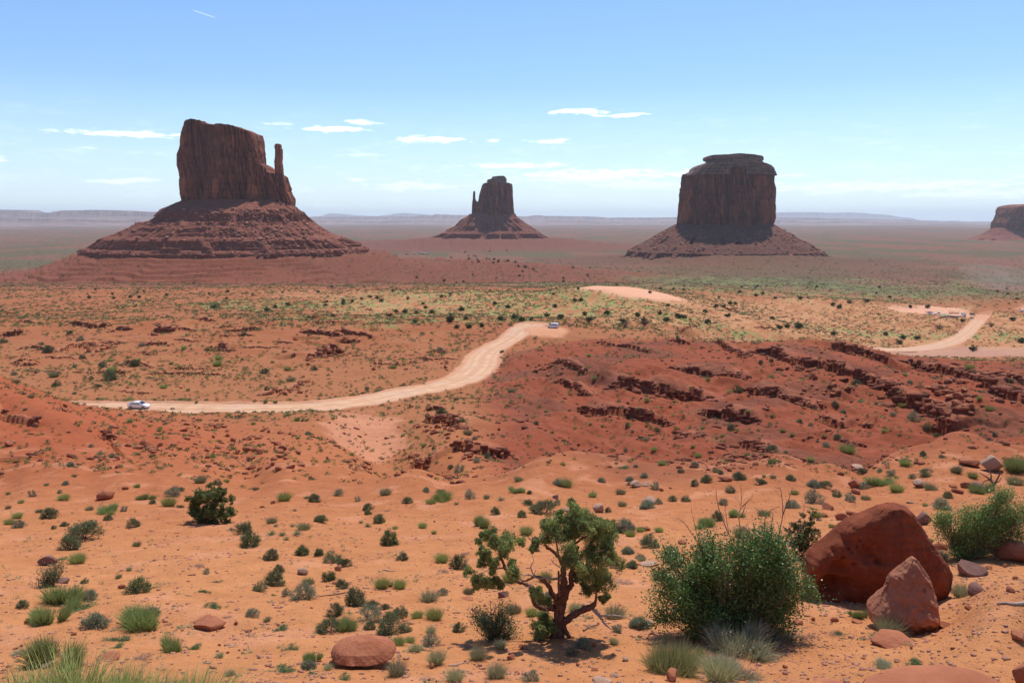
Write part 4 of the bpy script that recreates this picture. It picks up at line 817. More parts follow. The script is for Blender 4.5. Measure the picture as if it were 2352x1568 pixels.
M5 = "895,1000,65,o 1325,935,35,d 1170,735,48,o 1895,955,42,d 730,875,60,d 855,920,32,d 940,1030,32,s 1015,1150,45,d 955,1175,45,s 840,1240,65,s 790,1215,36,d 1740,0950,26,g 1110,488,26,d 720,470,34,s 430,585,36,g 265,715,36,o 820,785,34,s 1160,805,22,g 1425,990,28,g 1490,1190,36,g 2020,790,32,g 1385,860,26,g 1570,965,22,g 1415,1165,22,g 1665,935,20,g 1930,985,20,s 2090,985,30,d 1885,1105,30,s 2110,1190,48,s 1865,1210,80,l 620,1075,36,g 165,1130,40,g 50,905,26,g 545,925,24,d 490,1010,24,g 655,1130,24,g 700,1180,24,s 575,1020,28,g 800,840,22,s 1690,655,36,g 1655,510,26,g 1855,545,20,g 1930,510,24,g"
for it in M5.split():
    x, y, w_, k = it.split(','); u, v = Z5(float(x), float(y)); cnt += 1; plant(k, u, v, float(w_)*.3662, cnt, False, 1.0, 60)
M6 = "865,1035,60,d 1240,770,40,d 1700,860,60,s 1365,650,50,d 665,695,50,d 490,620,32,g 1640,775,50,g 1580,830,30,s 1510,760,30,g 1285,810,36,s 1035,815,50,l 865,1105,44,g 720,1065,28,g 1310,1050,90,g 1525,925,30,g 1250,960,40,d 1170,950,26,g 1095,890,28,s 1030,870,36,d 930,925,30,g 865,835,28,g 725,808,24,g 615,695,28,g 390,668,24,g 255,650,22,g 860,605,32,g 800,520,28,d 865,505,26,s 1095,608,28,g 1835,950,30,d 1920,700,22,g 2150,800,48,g 2090,735,36,g 2090,850,32,l 1680,635,32,s 1830,615,36,l 1650,590,32,g 2035,560,50,g 2135,590,24,g 2275,630,26,d 1775,905,44,d 1625,940,36,l 625,910,40,d 575,950,26,g 540,965,26,g 1480,760,30,s 80,790,24,g 130,745,30,g 120,715,28,g 290,750,20,g 125,975,30,s 170,1035,32,g 45,1090,24,g 400,1015,28,g 460,905,30,g 430,1070,36,g 985,945,28,g 2180,945,36,s 1135,980,22,s 1185,1010,40,s 1450,705,26,o 1385,745,50,l 310,375,22,d 490,605,26,d 780,690,26,o"
for it in M6.split():
    x, y, w_, k = it.split(','); u, v = Z6(float(x), float(y)); cnt += 1; plant(k, u, v, float(w_)*.3896, cnt, False, 1.0, 60)
# ------------------------------------------------------------------ junipers across the middle distance
def juniper_mesh(seed, bare=False):
    rs = np.random.RandomState(seed); T, L = [], []
    k = 14; cs = []
    for i in range(k):
        a = rs.rand()*6.28; r = .40*math.sqrt(rs.rand()); z = .13+.62*rs.rand()*(1-.5*r/.4); c = np.array((r*math.cos(a), r*math.sin(a), z)); cs.append(c)
        mid = c*[.35, .35, .55]; T.append(tube([(0, 0, -.05), mid, c*.95], [.05*(1 if i < 3 else .6), .03, .008], 5, (.2, .12, .085)))
    P = []
    for c in cs:
        n = 60 if bare else 150; d = unit(rs.randn(n, 3)); r_ = .17+.08*rs.rand(); P.append(c+d*(r_*(.55+.5*rs.rand(n))[:, None])*[1, 1, .8])
    P = np.concatenate(P); P[:, 2] = np.maximum(P[:, 2], .06+.1*rs.rand(len(P)))
    L.append(leaves(P, .036 if not bare else .026, rs, (.095, .115, .05) if not bare else (.16, .10, .07), .55))
    return join(L), join(T)
J5 = "40,75 8,170 115,165 170,168 230,152 285,137 330,148 355,165 425,102 405,258 500,235 570,240 565,298 615,182 632,208 675,240 730,138 785,285 855,222 880,276 785,122 1065,180 1148,205 1190,270 1235,290 1295,285 1390,260 1440,200 1100,280 980,320 905,330 830,330 1480,272 1590,88 1495,42 1430,122 1655,290 1625,248 1605,160 1770,245 1870,298 1965,256 2000,290 2145,285 2230,266 2040,110 2185,90 2250,90 2110,88 1570,160 520,148 445,235"
J6 = "535,188 580,188 620,172 650,172 475,220 75,240 145,104 285,85 345,88 205,82 205,230 240,270 315,250 350,250 110,285 255,183 485,283 605,245 955,308 1020,308 870,260 910,314 1230,350 690,73 780,68 675,103 770,123 810,112 555,134 885,138 1035,142 1130,72 1225,178 1265,192 1320,165 1425,158 1560,133 1680,188 1785,192 1990,275 2285,268 2340,398 2195,98 2255,113 2310,143 1480,108 1500,73 1640,374 1620,404 1540,354 2050,446 2250,83 1720,378"
J4 = "965,108 925,117 1407,126 1532,113 1525,160 1697,136 935,152 765,158 2228,81 2188,206 2307,193 1935,205 1853,217 1795,244 1300,58 755,128 640,98 1900,118 1120,135 2240,280 2140,115 600,155 875,150 540,90"
JM = [juniper_mesh(300+i) for i in range(4)]+[juniper_mesh(310, True)]; JC = {}
def juniper(u, vb, hpx, k, desc, ymin=200):
    X, Y, Z = locate(u, vb, None, ymin); e = empty('juniper_tree', (X, Y, Z), (k*2.4) % 6.28); s = hpx*Y/F/.85; s = min(s, 6.5); e.scale = (s, s, s)
    m = k % 4 if desc != 'bare' else 4
    if m not in JC: JC[m] = (add_thing_mesh('crown', JM[m][0], M_leaf, e), add_thing_mesh('trunk', JM[m][1], M_bark, e))
    else:
        for q in JC[m]: c = q.copy(); C.objects.link(c); c.parent = e
    e['category'] = 'tree'; e['group'] = 'junipers dotted over the valley floor'; note(e, 'bare brownish juniper' if desc == 'bare' else 'small dark juniper', u, vb, hpx); PLACED.append((X, Y, s)); return e
rj = random.Random(4); k = 0
for s_, fn in ((J5, Z5), (J6, Z6), (J4, Z4)):
    for it in s_.split():
        x, y = map(float, it.split(',')); u, v = fn(x, y); k += 1
        hp = np.interp(v, [640, 670, 720, 760], [4.5, 6.5, 11, 13])*rj.uniform(.85, 1.25); juniper(u, v+1, hp, k, '')
juniper(*Z6(1850, 318), 17, 901, 'bare'); juniper(*Z6(2160, 305), 22, 902, 'bare'); juniper(*Z5(785, 292), 20, 903, ''); juniper(*Z6(1020, 315), 18, 904, ''); juniper(*Z6(120, 295), 19, 905, 'bare'); juniper(*Z5(1880, 330), 18, 906, 'bare')
Zt = lambda x, y: (861.3+x*.2441, 344.5+y*.2441)     # tree belt below the far mitten
for x, y in ((880, 1000), (930, 1000), (950, 1005), (965, 1035), (975, 1055), (1050, 1025), (1075, 1030), (1120, 1035), (1115, 1068), (1160, 1055), (715, 1018), (885, 1030), (1490, 1125), (1390, 1150), (1362, 1188), (920, 1180), (1145, 1205), (765, 1252), (830, 1245), (395, 1205), (1863, 1110), (1405, 1105), (1420, 1108), (1322, 1062), (1775, 1238), (2270, 1275), (2000, 1185), (1775, 1210), (1350, 1100), (850, 965), (1240, 948), (1080, 955), (2025, 1110), (1250, 1050), (650, 1232)):
    k += 1; juniper(*Zt(x, y), rj.uniform(4, 6.5), k, '', 900)
# ------------------------------------------------------------------ small brush beyond counting
def scatter(name, n, cand, sizef, colf, seed, tmpl, mat=M_leaf, zsc=.6, smooth=False):
    rs = np.random.RandomState(seed); X, Y = cand(rs); keep = np.ones(len(X), bool)
    X, Y = X[:n], Y[:n]; Z = zat(X, Y); S = sizef(rs, X, Y); col = colf(rs, X, Y)
    tv, tf = tmpl; m = len(tv); a = rs.rand(len(X))*6.28; ca, sa = np.cos(a), np.sin(a)
    jit = 1+.28*rs.randn(len(X), m)
    vx = tv[None, :, 0]*jit; vy = tv[None, :, 1]*jit; vz = tv[None, :, 2]*jit*zsc
    asp = 1+(.8 if zsc == .95 or zsc == 1.1 else .25)*rs.rand(len(X), 1)
    x = (vx*ca[:, None]-vy*sa[:, None])*asp; y = vx*sa[:, None]+vy*ca[:, None]
    V = np.stack([X[:, None]+x*S[:, None], Y[:, None]+y*S[:, None], Z[:, None]+(vz+.12)*S[:, None]], -1).reshape(-1, 3)
    Fc = (np.arange(len(X))[:, None, None]*m+tf[None]).reshape(-1, tf.shape[1])
    o = obj(name, V, Fc, mat, None, smooth, np.repeat(col, m, 0)); o['kind'] = 'stuff'; return o
# template: loose tuft of 26 leaf triangles in a dome
def tuft(n, seed, sz=.42):
    rs = np.random.RandomState(seed); d = hemi(n, rs, 0); P = d*(.35+.6*rs.rand(n, 1)); a = unit(rs.randn(n, 3)); b = unit(np.cross(a, rs.randn(n, 3)))
    V = np.stack([P-a*sz*.6, P+a*sz*.5+b*sz*.3, P+b*sz*.8], 1).reshape(-1, 3); V[:, 2] = np.abs(V[:, 2]); return V, np.arange(n*3).reshape(-1, 3)
def cand_zone(y0, y1, N, dens):
    def f(rs):
        L = rs.rand(N)*(math.log(y1)-math.log(y0))+math.log(y0); Y = np.exp(L); s = (rs.rand(N)*2-1)*.78; X = s*Y
        i = np.clip(((s-Sg[0])/(Sg[1]-Sg[0])).astype(int), 0, NC-1); j = np.clip(np.searchsorted(Yr, Y), 0, NR-1)
        p = dens(s, L, X, Y)*(1-np.clip(ROADM[j, i]*1.2, 0, 1))*(1-np.clip(BARE[j, i]*1.15, 0, 1)); k = rs.rand(N) < p; return X[k], Y[k]
    return f
def colmix(rs, n, pal): p = np.array(pal)[rs.randint(len(pal), size=n)]; return p*(.75+.5*rs.rand(n, 1))
PALm = [(.10, .12, .045), (.14, .17, .05), (.20, .235, .06), (.15, .17, .07), (.12, .115, .055), (.24, .27, .07)]
dm = lambda s, L, X, Y: np.clip((.20+1.0*sst(fbm(X/35, Y/50, 3, 301), -.2, .3))*np.interp(Y, [60, 100, 140, 230, 330], [.3, .25, .5, .9, 1.15]), 0, 1)*(1-.45*((s > 0) & (Y < 300)))
scatter('low_brush', 30000, cand_zone(62, 420, 30000, dm), lambda r, X, Y: np.interp(Y, [60, 150, 400], [.24, .46, .95])*(.6+.9*r.rand(len(X))**2), lambda r, X, Y: colmix(r, len(X), PALm), 11, tuft(24, 1), zsc=.85)
df = lambda s, L, X, Y: np.clip((.15+1.15*sst(fbm(X/60, Y/130, 4, 303), -.35, .25))*(1-.7*sst(Y, 1150, 2200))*(1-.25*sst(-s, .02, .15)*(Y > 500)), 0, 1)
scatter('valley_brush', 60000, cand_zone(380, 2300, 62000, df), lambda r, X, Y: np.interp(Y, [380, 700, 1500, 2300], [.85, 1.2, 1.8, 2.4])*(.6+.8*r.rand(len(X))**2), lambda r, X, Y: colmix(r, len(X), PALm[:5]), 12, tuft(14, 2, .6), zsc=.75)
fn_ = lambda s, L, X, Y: np.clip(.05+.9*sst(fbm(X/2.5, Y/2.5, 3, 305), .05, .45), 0, 1)
scatter('sparse_sprouts', 9000, cand_zone(13, 66, 8000, fn_), lambda r, X, Y: .045+.08*r.rand(len(X))**2, lambda r, X, Y: colmix(r, len(X), [(.30, .26, .15), (.18, .21, .09), (.24, .19, .14), (.14, .2, .08)]), 13, tuft(16, 3, .5))
scatter('small_round_plants', 10**6, cand_zone(85, 330, 9000, lambda s, L, X, Y: np.where(s > -.14, .28, .10)*np.clip(.5+fbm(X/20, Y/20, 3, 309)*2, 0.1, 1)), lambda r, X, Y: .14+.24*r.rand(len(X))**1.5, lambda r, X, Y: colmix(r, len(X), [(.25, .28, .07), (.20, .24, .07), (.17, .2, .09)]), 14, tuft(26, 5, .5), zsc=.9)
# ------------------------------------------------------------------ rocks
M_rock = rock_material('red_boulder', (.38, .125, .060), (.22, .072, .038), (.52, .21, .115), .0, .25, 1.2)
M_rockp = rock_material('pale_sandstone', (.45, .26, .175), (.24, .13, .09), (.55, .36, .25), .0, .35, 1.2)
M_rockd = rock_material('purple_brown_rock', (.24, .12, .095), (.12, .06, .05), (.34, .18, .14), .0, .2, 1.2)
def rock_mesh(seed, base=ICO3, flatn=.7, cuts=9, soft=.0):
    rs = np.random.RandomState(seed); V = base[0].copy()
    for _ in range(cuts):
        n = unit(rs.randn(3)); d = .45+.40*rs.rand(); q = V@n-d; V = V-np.outer(np.maximum(q, 0)*(1-soft), n)
    V = V*(1+.06*fbm3(V*2.3, 3, seed)[:, None]+.03*fbm3(V*8, 2, seed+3)[:, None])*np.array((1, .8, flatn)); V = V/np.ptp(V[:, 0])
    V[:, 2] -= V[:, 2].min(); return V, base[1]
ROCKS = [rock_mesh(500+i, ICO3, .55+.06*(i % 4), 8+i % 4, .15*(i % 3)) for i in range(9)]+[rock_mesh(520+i, ICO3, .22, 7, .1) for i in range(3)]
RC = {}
def rock(u, vb, wpx, seed, kind='r', desc=None, ymin=6, flatr=False, yaw=None, name='rock', zs=1.0):
    X, Y, Z = locate(u, vb, None, ymin); w_ = wpx*Y/F; m = {'r': M_rock, 'p': M_rockp, 'd': M_rockd}[kind]; i = 9+seed % 3 if flatr else seed % 9
    kind_ = (name, kind)
    if (i, kind_) not in RC: V, Fc = ROCKS[i]; o = obj(name, V, Fc, m, None, False); RC[(i, kind_)] = o
    else: o = RC[(i, kind_)].copy(); C.objects.link(o); o.name = name
    o.location = (X, Y, Z-.10*w_); o.rotation_euler = (((seed*13) % 10-5)*.04, ((seed*7) % 10-5)*.04, (seed*1.7) % 6.28 if yaw is None else yaw); o.scale = (w_*1.05, w_*1.05, w_*1.05*zs)
    o['category'] = 'rock'; o['group'] = 'loose rocks on the desert slope'
    note(o, desc or {'r': 'red angular rock', 'p': 'pale tan rock', 'd': 'dark purplish rock'}[kind]+(' slab' if flatr else ''), u, vb, wpx); PLACED.append((X, Y, w_)); return o
RA = "310,770,120,d 415,895,110,d 825,930,55,r 340,598,25,d 1200,672,20,d 1675,1222,45,r 1590,1170,30,r 2040,830,80,p 1480,1315,30,r 1610,1350,20,r 1605,1398,30,r 1535,1365,25,r 1465,1355,25,r 720,320,130,r 105,1340,35,r 145,1320,26,p 1875,1180,24,d 2100,1065,22,r 1840,360,40,r 1765,385,40,r 840,265,45,r 110,1425,30,p 500,1240,44,r 330,1460,90,p 185,1165,50,r 1110,715,16,d 1040,745,16,d"
RB = "1725,325,50,d 1795,412,85,p 2010,420,110,p 2255,240,70,p 2320,235,50,p 2325,345,60,p 2220,530,60,d 2325,540,60,r 1370,980,75,d 265,805,60,r 230,895,45,r 610,915,60,d 1590,680,55,d 2105,790,60,d 670,1385,45,p 1490,1335,50,r 1975,1315,50,r 1420,1400,60,r 1765,1440,35,r 2110,1520,60,p 890,1460,60,r 1875,1350,30,r 295,495,18,d 375,650,16,d 905,482,18,r 1440,515,20,d 2355,570,30,d 1640,1375,30,p 1980,1480,50,r 1870,1450,40,r 2190,1410,60,p 1380,1240,26,r 1460,1500,40,r 2080,840,34,r 1260,770,20,d 1110,1420,24,r"
RCx = "62,215,65,p 120,212,45,p 215,240,30,r 268,225,25,r 140,315,90,p 590,180,80,r 1350,225,75,r 1360,255,60,r 1225,245,35,r 1740,215,80,p 1935,218,50,r 2010,222,65,r 1960,250,70,r 2075,225,80,d 2030,90,115,r 2165,122,125,p 2260,70,60,r 1195,348,80,r 1180,392,45,r 1145,415,38,d 1275,410,75,r 1340,385,75,r 1640,350,60,r 1690,415,60,r 1765,440,105,d 1860,585,80,r 2025,735,165,d 2075,845,130,d 340,550,65,r 35,470,55,d 120,472,60,r 145,1030,65,p 1020,1022,65,r 1110,1003,32,r 1235,1008,50,r 1870,1045,80,r 2260,830,60,r 2195,645,42,r 2250,618,50,r 2190,585,60,r 2030,938,50,r 2310,1105,110,r 700,470,28,d 2300,760,40,r 2140,700,40,r 1480,410,30,r 1150,270,24,r 1690,1165,30,r 1930,1170,34,r 2120,560,40,r 2330,520,60,r 2240,690,36,r 2330,640,44,r 1790,700,30,r 940,1280,34,r 700,1330,110,r 270,1350,120,r 1080,1350,28,r 890,1180,40,r 1500,560,1,r 2010,610,30,r"
k = 0
for s_, fn, f_ in ((RA, ZA, .341), (RB, ZB, .3418), (RCx, ZC, .3896)):
    for it in s_.split():
        x, y, w_, kd = it.split(','); k += 1
        if float(w_) < 5: continue
        rock(*fn(float(x), float(y)), float(w_)*f_, k*7+3, kd)
rock(*ZA(1405, 1190), 76, 702, 'r', 'long low red rock slab casting a shadow on its near side', yaw=.3, zs=.75)
rock(*ZA(725, 1400), 60, 3, 'r', 'dark flat rock slab half buried in the sand', flatr=True, yaw=-.3)
rock(*ZB(1130, 1000), 36, 4, 'r', 'flat red rock slab', flatr=True); rock(*ZB(2310, 765), 32, 5, 'r', 'flat brown rock slab', flatr=True); rock(*ZC(145, 672), 48, 6, 'p', 'flat tan rock slab', flatr=True)
rock(*ZC(1375, 1012), 30, 7, 'r', 'flat red rock slab', flatr=True); rock(*ZB(2030, 1550), 50, 8, 'p', 'flat pale rock slab', flatr=True); rock(*ZC(150, 515), 20, 9, 'r', 'flat red rock slab', flatr=True); rock(*ZC(1690, 310), 26, 10, 'p', 'flat pale rock slab', flatr=True)
rock(*ZC(1375, 100), 34, 12, 'p', 'flat pale rock slab', flatr=True)
# boulder fields in the middle distance: each a thing
rr = random.Random(8)
FIELDS = [(Z4, [(1180, 1000, 260, 40, 12, 30), (1420, 1050, 260, 90, 26, 34), (1700, 1110, 240, 110, 34, 36), (1820, 1230, 300, 120, 40, 44), (1250, 1180, 380, 70, 24, 46), (1000, 1170, 110, 30, 5, 60), (760, 1230, 120, 90, 12, 36), (720, 1310, 160, 60, 10, 32), (2180, 1150, 120, 70, 8, 36), (860, 780, 90, 25, 10, 24), (640, 500, 150, 40, 14, 32), (2010, 560, 160, 70, 18, 24), (1950, 780, 180, 60, 12, 30), (440, 900, 60, 60, 5, 36), (60, 1130, 60, 30, 3, 46)]),
  (Z5, [(720, 970, 130, 60, 22, 32), (980, 1150, 200, 60, 26, 34), (1350, 600, 140, 70, 18, 22), (340, 560, 130, 50, 14, 20), (760, 560, 90, 40, 8, 22), (230, 1200, 90, 30, 8, 34), (1500, 590, 80, 40, 6, 26)]),
  (Z6, [(1080, 660, 120, 60, 10, 30), (1230, 690, 150, 60, 14, 34), (1560, 640, 60, 30, 4, 36), (1900, 690, 160, 70, 22, 46), (1980, 790, 120, 40, 12, 50), (1100, 770, 80, 30, 8, 34), (1210, 890, 60, 40, 7, 44), (1320, 920, 60, 30, 5, 44), (1530, 870, 80, 40, 8, 50), (1660, 900, 80, 40, 10, 46), (1430, 900, 50, 20, 4, 40), (1010, 1110, 60, 50, 10, 36), (1350, 1030, 90, 30, 7, 50), (800, 940, 60, 30, 5, 40), (2250, 840, 120, 50, 12, 46), (2320, 950, 60, 50, 6, 60), (450, 990, 50, 50, 6, 44), (1900, 960, 120, 30, 8, 50), (170, 980, 200, 60, 16, 18), (1720, 560, 90, 20, 5, 36), (430, 500, 40, 30, 5, 30)])]
k = 2000; nf = 0
for fn, fl in FIELDS:
    f_ = {Z4: .3418, Z5: .3662, Z6: .3896}[fn]
    for cx, cy, ax, ay, n, sz in fl:
        for _ in range(n):
            u, v = fn(cx+rr.gauss(0, .45)*ax, cy+rr.gauss(0, .45)*ay); k += 1; w_ = sz*f_*rr.uniform(.6, 1.5)
            if rr.random() > {Z4: .55, Z5: .8, Z6: 1.0}[fn] or nf >= 285: continue
            nf += 1; o = rock(u, v, w_, k, 'r', 'red boulder', 55, name='boulder'); o.name = 'boulder'; o['category'] = 'boulder'; o['group'] = 'fallen boulders below the ledges'
print('ROCKS', nf)
# rubble: blocks along the foot and lip of each ledge, and loose stones beyond counting
rs = np.random.RandomState(77); PX, PY, PS = [], [], []
for wp, h in LEDGE_W:
    seg = np.hypot(*np.diff(wp, axis=0).T); tot = seg.sum(); n = int(tot*1.3)
    t = rs.rand(n)*tot; cum = np.concatenate([[0], np.cumsum(seg)]); x, y = np.interp(t, cum, wp[:, 0]), np.interp(t, cum, wp[:, 1])
    i = np.clip(np.searchsorted(cum, t)-1, 0, len(seg)-1); d = np.diff(wp, axis=0)[i]/seg[i][:, None]; o_ = np.where(rs.rand(n) < .35, rs.rand(n)*1.6, -np.abs(rs.randn(n))*2.2*h)
    PX.append(x-d[:, 1]*o_); PY.append(y+d[:, 0]*o_); PS.append(h*(.08+.34*rs.rand(n)**2.6))
PX, PY, PS = map(np.concatenate, (PX, PY, PS))
M_rubble = rock_material('rubble_stone', (.235, .075, .040), (.13, .044, .028), (.34, .12, .068), 0, .2, .5)
_i1 = ICO1; 
scatter('rubble_stones', 10**6, lambda r: (PX, PY), lambda r, X, Y: PS, lambda r, X, Y: np.full((len(X), 3), .3), 21, (ICO[0], ICO[1]), M_rubble, .95)
dr = lambda s, L, X, Y: np.clip(.10+1.1*sst(fbm(X/9, Y/11, 3, 311), .12, .5), 0, 1)*np.where(s > -.05, 1, .6)*(1-.6*(s < -.42))
scatter('slope_stones', 10**6, cand_zone(62, 300, 26000, dr), lambda r, X, Y: .05+.30*r.rand(len(X))**3.5*np.interp(Y, [60, 300], [.8, 1.5])+Y*.0002, lambda r, X, Y: np.full((len(X), 3), .3), 22, (ICO[0], ICO[1]), M_rubble, .95)
# blocks that make up the broken lip of every ledge
bx, by, bs = [], [], []
for wp, h in LEDGE_W:
    seg = np.hypot(*np.diff(wp, axis=0).T); tot = seg.sum(); cum = np.concatenate([[0], np.cumsum(seg)]); n = int(tot/(.20*h))+1; t = (np.arange(n)+rs.rand(n)*.6)/n*tot
    t = t[rs.rand(n) < .95]; x, y = np.interp(t, cum, wp[:, 0]), np.interp(t, cum, wp[:, 1]); i = np.clip(np.searchsorted(cum, t)-1, 0, len(seg)-1); d = np.diff(wp, axis=0)[i]/seg[i][:, None]; w0 = wig(x, y); o_ = -w0+rs.randn(len(t))*.22+.25
    bx.append(x-d[:, 1]*o_); by.append(y+d[:, 0]*o_); bs.append(h*(.14+.24*rs.rand(len(t))**2))
bx, by, bs = map(np.concatenate, (bx, by, bs)); _c = unit(np.array([(a, b, c) for a in (-1, 1) for b in (-1, 1) for c in (-.55, .55)], float))*1.15
_cf = np.array([(0,1,3),(0,3,2),(4,6,7),(4,7,5),(0,4,5),(0,5,1),(2,3,7),(2,7,6),(0,2,6),(0,6,4),(1,5,7),(1,7,3)])
scatter('ledge_blocks', 10**6, lambda r: (bx, by), lambda r, X, Y: bs, lambda r, X, Y: np.full((len(X), 3), .3), 27, (_c, _cf), M_rubble, 1.1)
M_peb = rock_material('pebbles', (.40, .17, .10), (.22, .09, .06), (.55, .30, .20), 0, 0, 3.0)
dn = lambda s, L, X, Y: np.clip(.25+.9*sst(fbm(X/3, Y/3, 3, 313), .0, .4)+.5*(s > .25), 0, 1)
scatter('pebbles', 10**6, cand_zone(11.5, 62, 46000, dn), lambda r, X, Y: .008+.055*r.rand(len(X))**5+Y*.00022, lambda r, X, Y: np.full((len(X), 3), .3), 23, (ICO[0], ICO[1]), M_peb, .6)
# ------------------------------------------------------------------ the big rocks near the viewer
def big_rock(name, levels, fn, v_base, u_base, depth, mat, label, cat, n=3.0, nf=None, flute=.12, fl_sc=.9, pits=(), seed=0, NA=360, NL=150, front=1.0, dfr=None, lean=0.0, top=None, sink=.12, Yadd=0.0, facet=.0):
    X0, Y0, Z0_ = locate(u_base, v_base); Y0 += Yadd
    g = lambda x, y: (lambda p: (p[0], p[2]))(at(*fn(x, y), Y0))
    lv = list(levels); yb, lb, rb = lv[-1]; sc = (g(0, 0)[1]-g(0, 100)[1])/100.; lv.append((yb+sink/abs(sc), lb, rb))
    o = stack(name, lv, g, Y0, depth, mat, None, top, n, NA, NL, flute, fl_sc, seed, None, 1.0, front, 14, .9, nf, 0.0, dfr)
    me = o.data; V = np.empty(len(me.vertices)*3); me.vertices.foreach_get('co', V); V = V.reshape(-1, 3)
    ym = V[:, 1] < Y0
    for px, py, pr, dp in pits:
        x, z = g(px, py); r = abs(g(px+pr, py)[0]-x); d = np.hypot(V[:, 0]-x, (V[:, 2]-z)); V[:, 1] += ym*dp*np.exp(-(d/r)**3)
    n1 = fbm3(V*1.3, 4, seed); V[:, 1] += n1*.10*ym; V += (fbm3(V*7, 3, seed+2)*.018)[:, None]*np.array((1, 1, 1))
    if facet:
        q = fbm3(V*.9, 2, seed+7); V[:, 1] += facet*(np.round(q*4)/4)*ym
    V[:, 1] += lean*(V[:, 2]-V[:, 2].min())
    c = np.array((X0, Y0, V[:, 2].min())); V -= c; me.vertices.foreach_set('co', V.ravel()); me.update(); o.location = c
    tag(o, label, cat); return o
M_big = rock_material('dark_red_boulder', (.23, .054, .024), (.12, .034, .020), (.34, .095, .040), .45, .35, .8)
M_pyr = rock_material('pink_brown_boulder', (.40, .155, .085), (.25, .09, .052), (.48, .21, .125), 0, .15, 1.2)
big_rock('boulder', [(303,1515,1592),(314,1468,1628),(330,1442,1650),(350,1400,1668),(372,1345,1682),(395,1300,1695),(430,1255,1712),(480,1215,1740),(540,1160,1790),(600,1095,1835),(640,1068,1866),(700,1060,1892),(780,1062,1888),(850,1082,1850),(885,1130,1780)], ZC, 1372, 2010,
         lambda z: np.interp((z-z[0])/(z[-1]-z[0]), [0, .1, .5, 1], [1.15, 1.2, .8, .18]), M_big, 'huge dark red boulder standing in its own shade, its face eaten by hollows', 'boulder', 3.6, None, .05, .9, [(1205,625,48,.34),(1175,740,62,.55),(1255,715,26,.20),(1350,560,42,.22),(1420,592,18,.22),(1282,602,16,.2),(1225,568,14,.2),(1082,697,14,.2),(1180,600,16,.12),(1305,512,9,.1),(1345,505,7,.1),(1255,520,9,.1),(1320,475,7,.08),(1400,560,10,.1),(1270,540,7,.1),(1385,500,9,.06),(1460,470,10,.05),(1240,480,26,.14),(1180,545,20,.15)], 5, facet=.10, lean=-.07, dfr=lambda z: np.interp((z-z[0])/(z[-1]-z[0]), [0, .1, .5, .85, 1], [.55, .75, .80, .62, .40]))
big_rock('boulder', [(634,1688,1708),(655,1662,1722),(690,1632,1748),(740,1572,1782),(800,1545,1808),(860,1512,1828),(920,1466,1845),(950,1448,1852),(985,1446,1850),(1010,1455,1832),(1040,1500,1790),(1056,1560,1750)], ZC, 1443, 2078,
         lambda z: np.interp((z-z[0])/(z[-1]-z[0]), [0, .12, .3, .6, 1], [.42, .62, .80, .52, .08]), M_pyr, 'sunlit pinkish-brown boulder shaped like a small pyramid, in front of the huge shaded boulder', 'boulder', 2.6, 1.9, .05, .5, [(1680,880,30,.05)], 15, NL=120, facet=.18)
mX, mY, mZ = locate(835, 1524)
mr = tag(empty('mushroom_rock', (mX, mY, mZ)), 'red rounded rock balanced on a short pedestal like a mushroom cap', 'rock')
gB = lambda x, y: (lambda p: (p[0], p[2]))(at(*ZB(x, y), mY))
kid(stack('cap', [(1262,370,470),(1266,335,510),(1278,290,560),(1300,243,608),(1325,218,638),(1345,212,646),(1358,222,640),(1368,250,590),(1374,290,520)], gB, mY, lambda z: np.interp((z-z[0])/(z[-1]-z[0]), [0, .2, .6, 1], [.35, .55, .42, .12]), M_rock, mr, None, 2.3, 200, 60, .035, .5, 7, caps=8, crack=0, vert=.9), mr)
kid(stack('pedestal', [(1325,300,455),(1350,298,460),(1400,300,450),(1445,310,430)], gB, mY+.05, .26, M_rock, mr, None, 2.6, 120, 40, .04, .3, 9, caps=5, crack=0, vert=.9), mr)
o = rock(*ZC(1870, 1440), 370, 9, 'r', 'wide flat pinkish bedrock slab at the bottom edge', flatr=True, yaw=.1, zs=.16); o['category'] = 'rock slab'
rock(*ZC(1130, 1385), 150, 10, 'r', 'smaller flat bedrock slab at the bottom edge', flatr=True, yaw=-.2, zs=.2)
rock(*ZC(2345, 1385), 60, 4, 'r', 'upright red rock cut by the right edge of the photo', zs=2.2, yaw=0.4)
rock(*ZC(2270, 640), 90, 5, 'r', 'crumbling red rock on the bank'); rock(*ZC(1610, 1128), 120, 11, 'r', 'thin dark ledge of rock', flatr=True, zs=.9, yaw=.05)
# ------------------------------------------------------------------ twisted juniper in the foreground
ZJ = lambda x, y: (1091+x*.2271, 1148.4+y*.2271)
def frame_pt(fn, x, y, Y): return np.array(at(*fn(x, y), Y))
jX, jY, jZ = locate(*ZJ(850, 1385)); rj = np.random.RandomState(31); pxm = .2271*jY/F
ju = tag(empty('juniper_tree', (jX, jY, jZ)), 'old twisted juniper with a shaggy red trunk, dead limbs and clumped foliage', 'tree')
def tpath(pts, dy0, dy1, k=9, rough=.12):
    P = np.array([frame_pt(ZJ, x, y, jY) for x, y, _ in pts]); R = np.array([r*pxm for _, _, r in pts]); n = len(P)
    P[:, 1] += np.linspace(dy0, dy1, n); m = np.linspace(0, n-1, n*5); sp = spline(np.c_[P, R], 5)
    sp[:, :3] += rj.randn(len(sp), 3)*sp[:, 3:4]*.10
    return tube(sp[:, :3]-[jX, jY, jZ], np.maximum(sp[:, 3], .004), k, None, rj, rough)
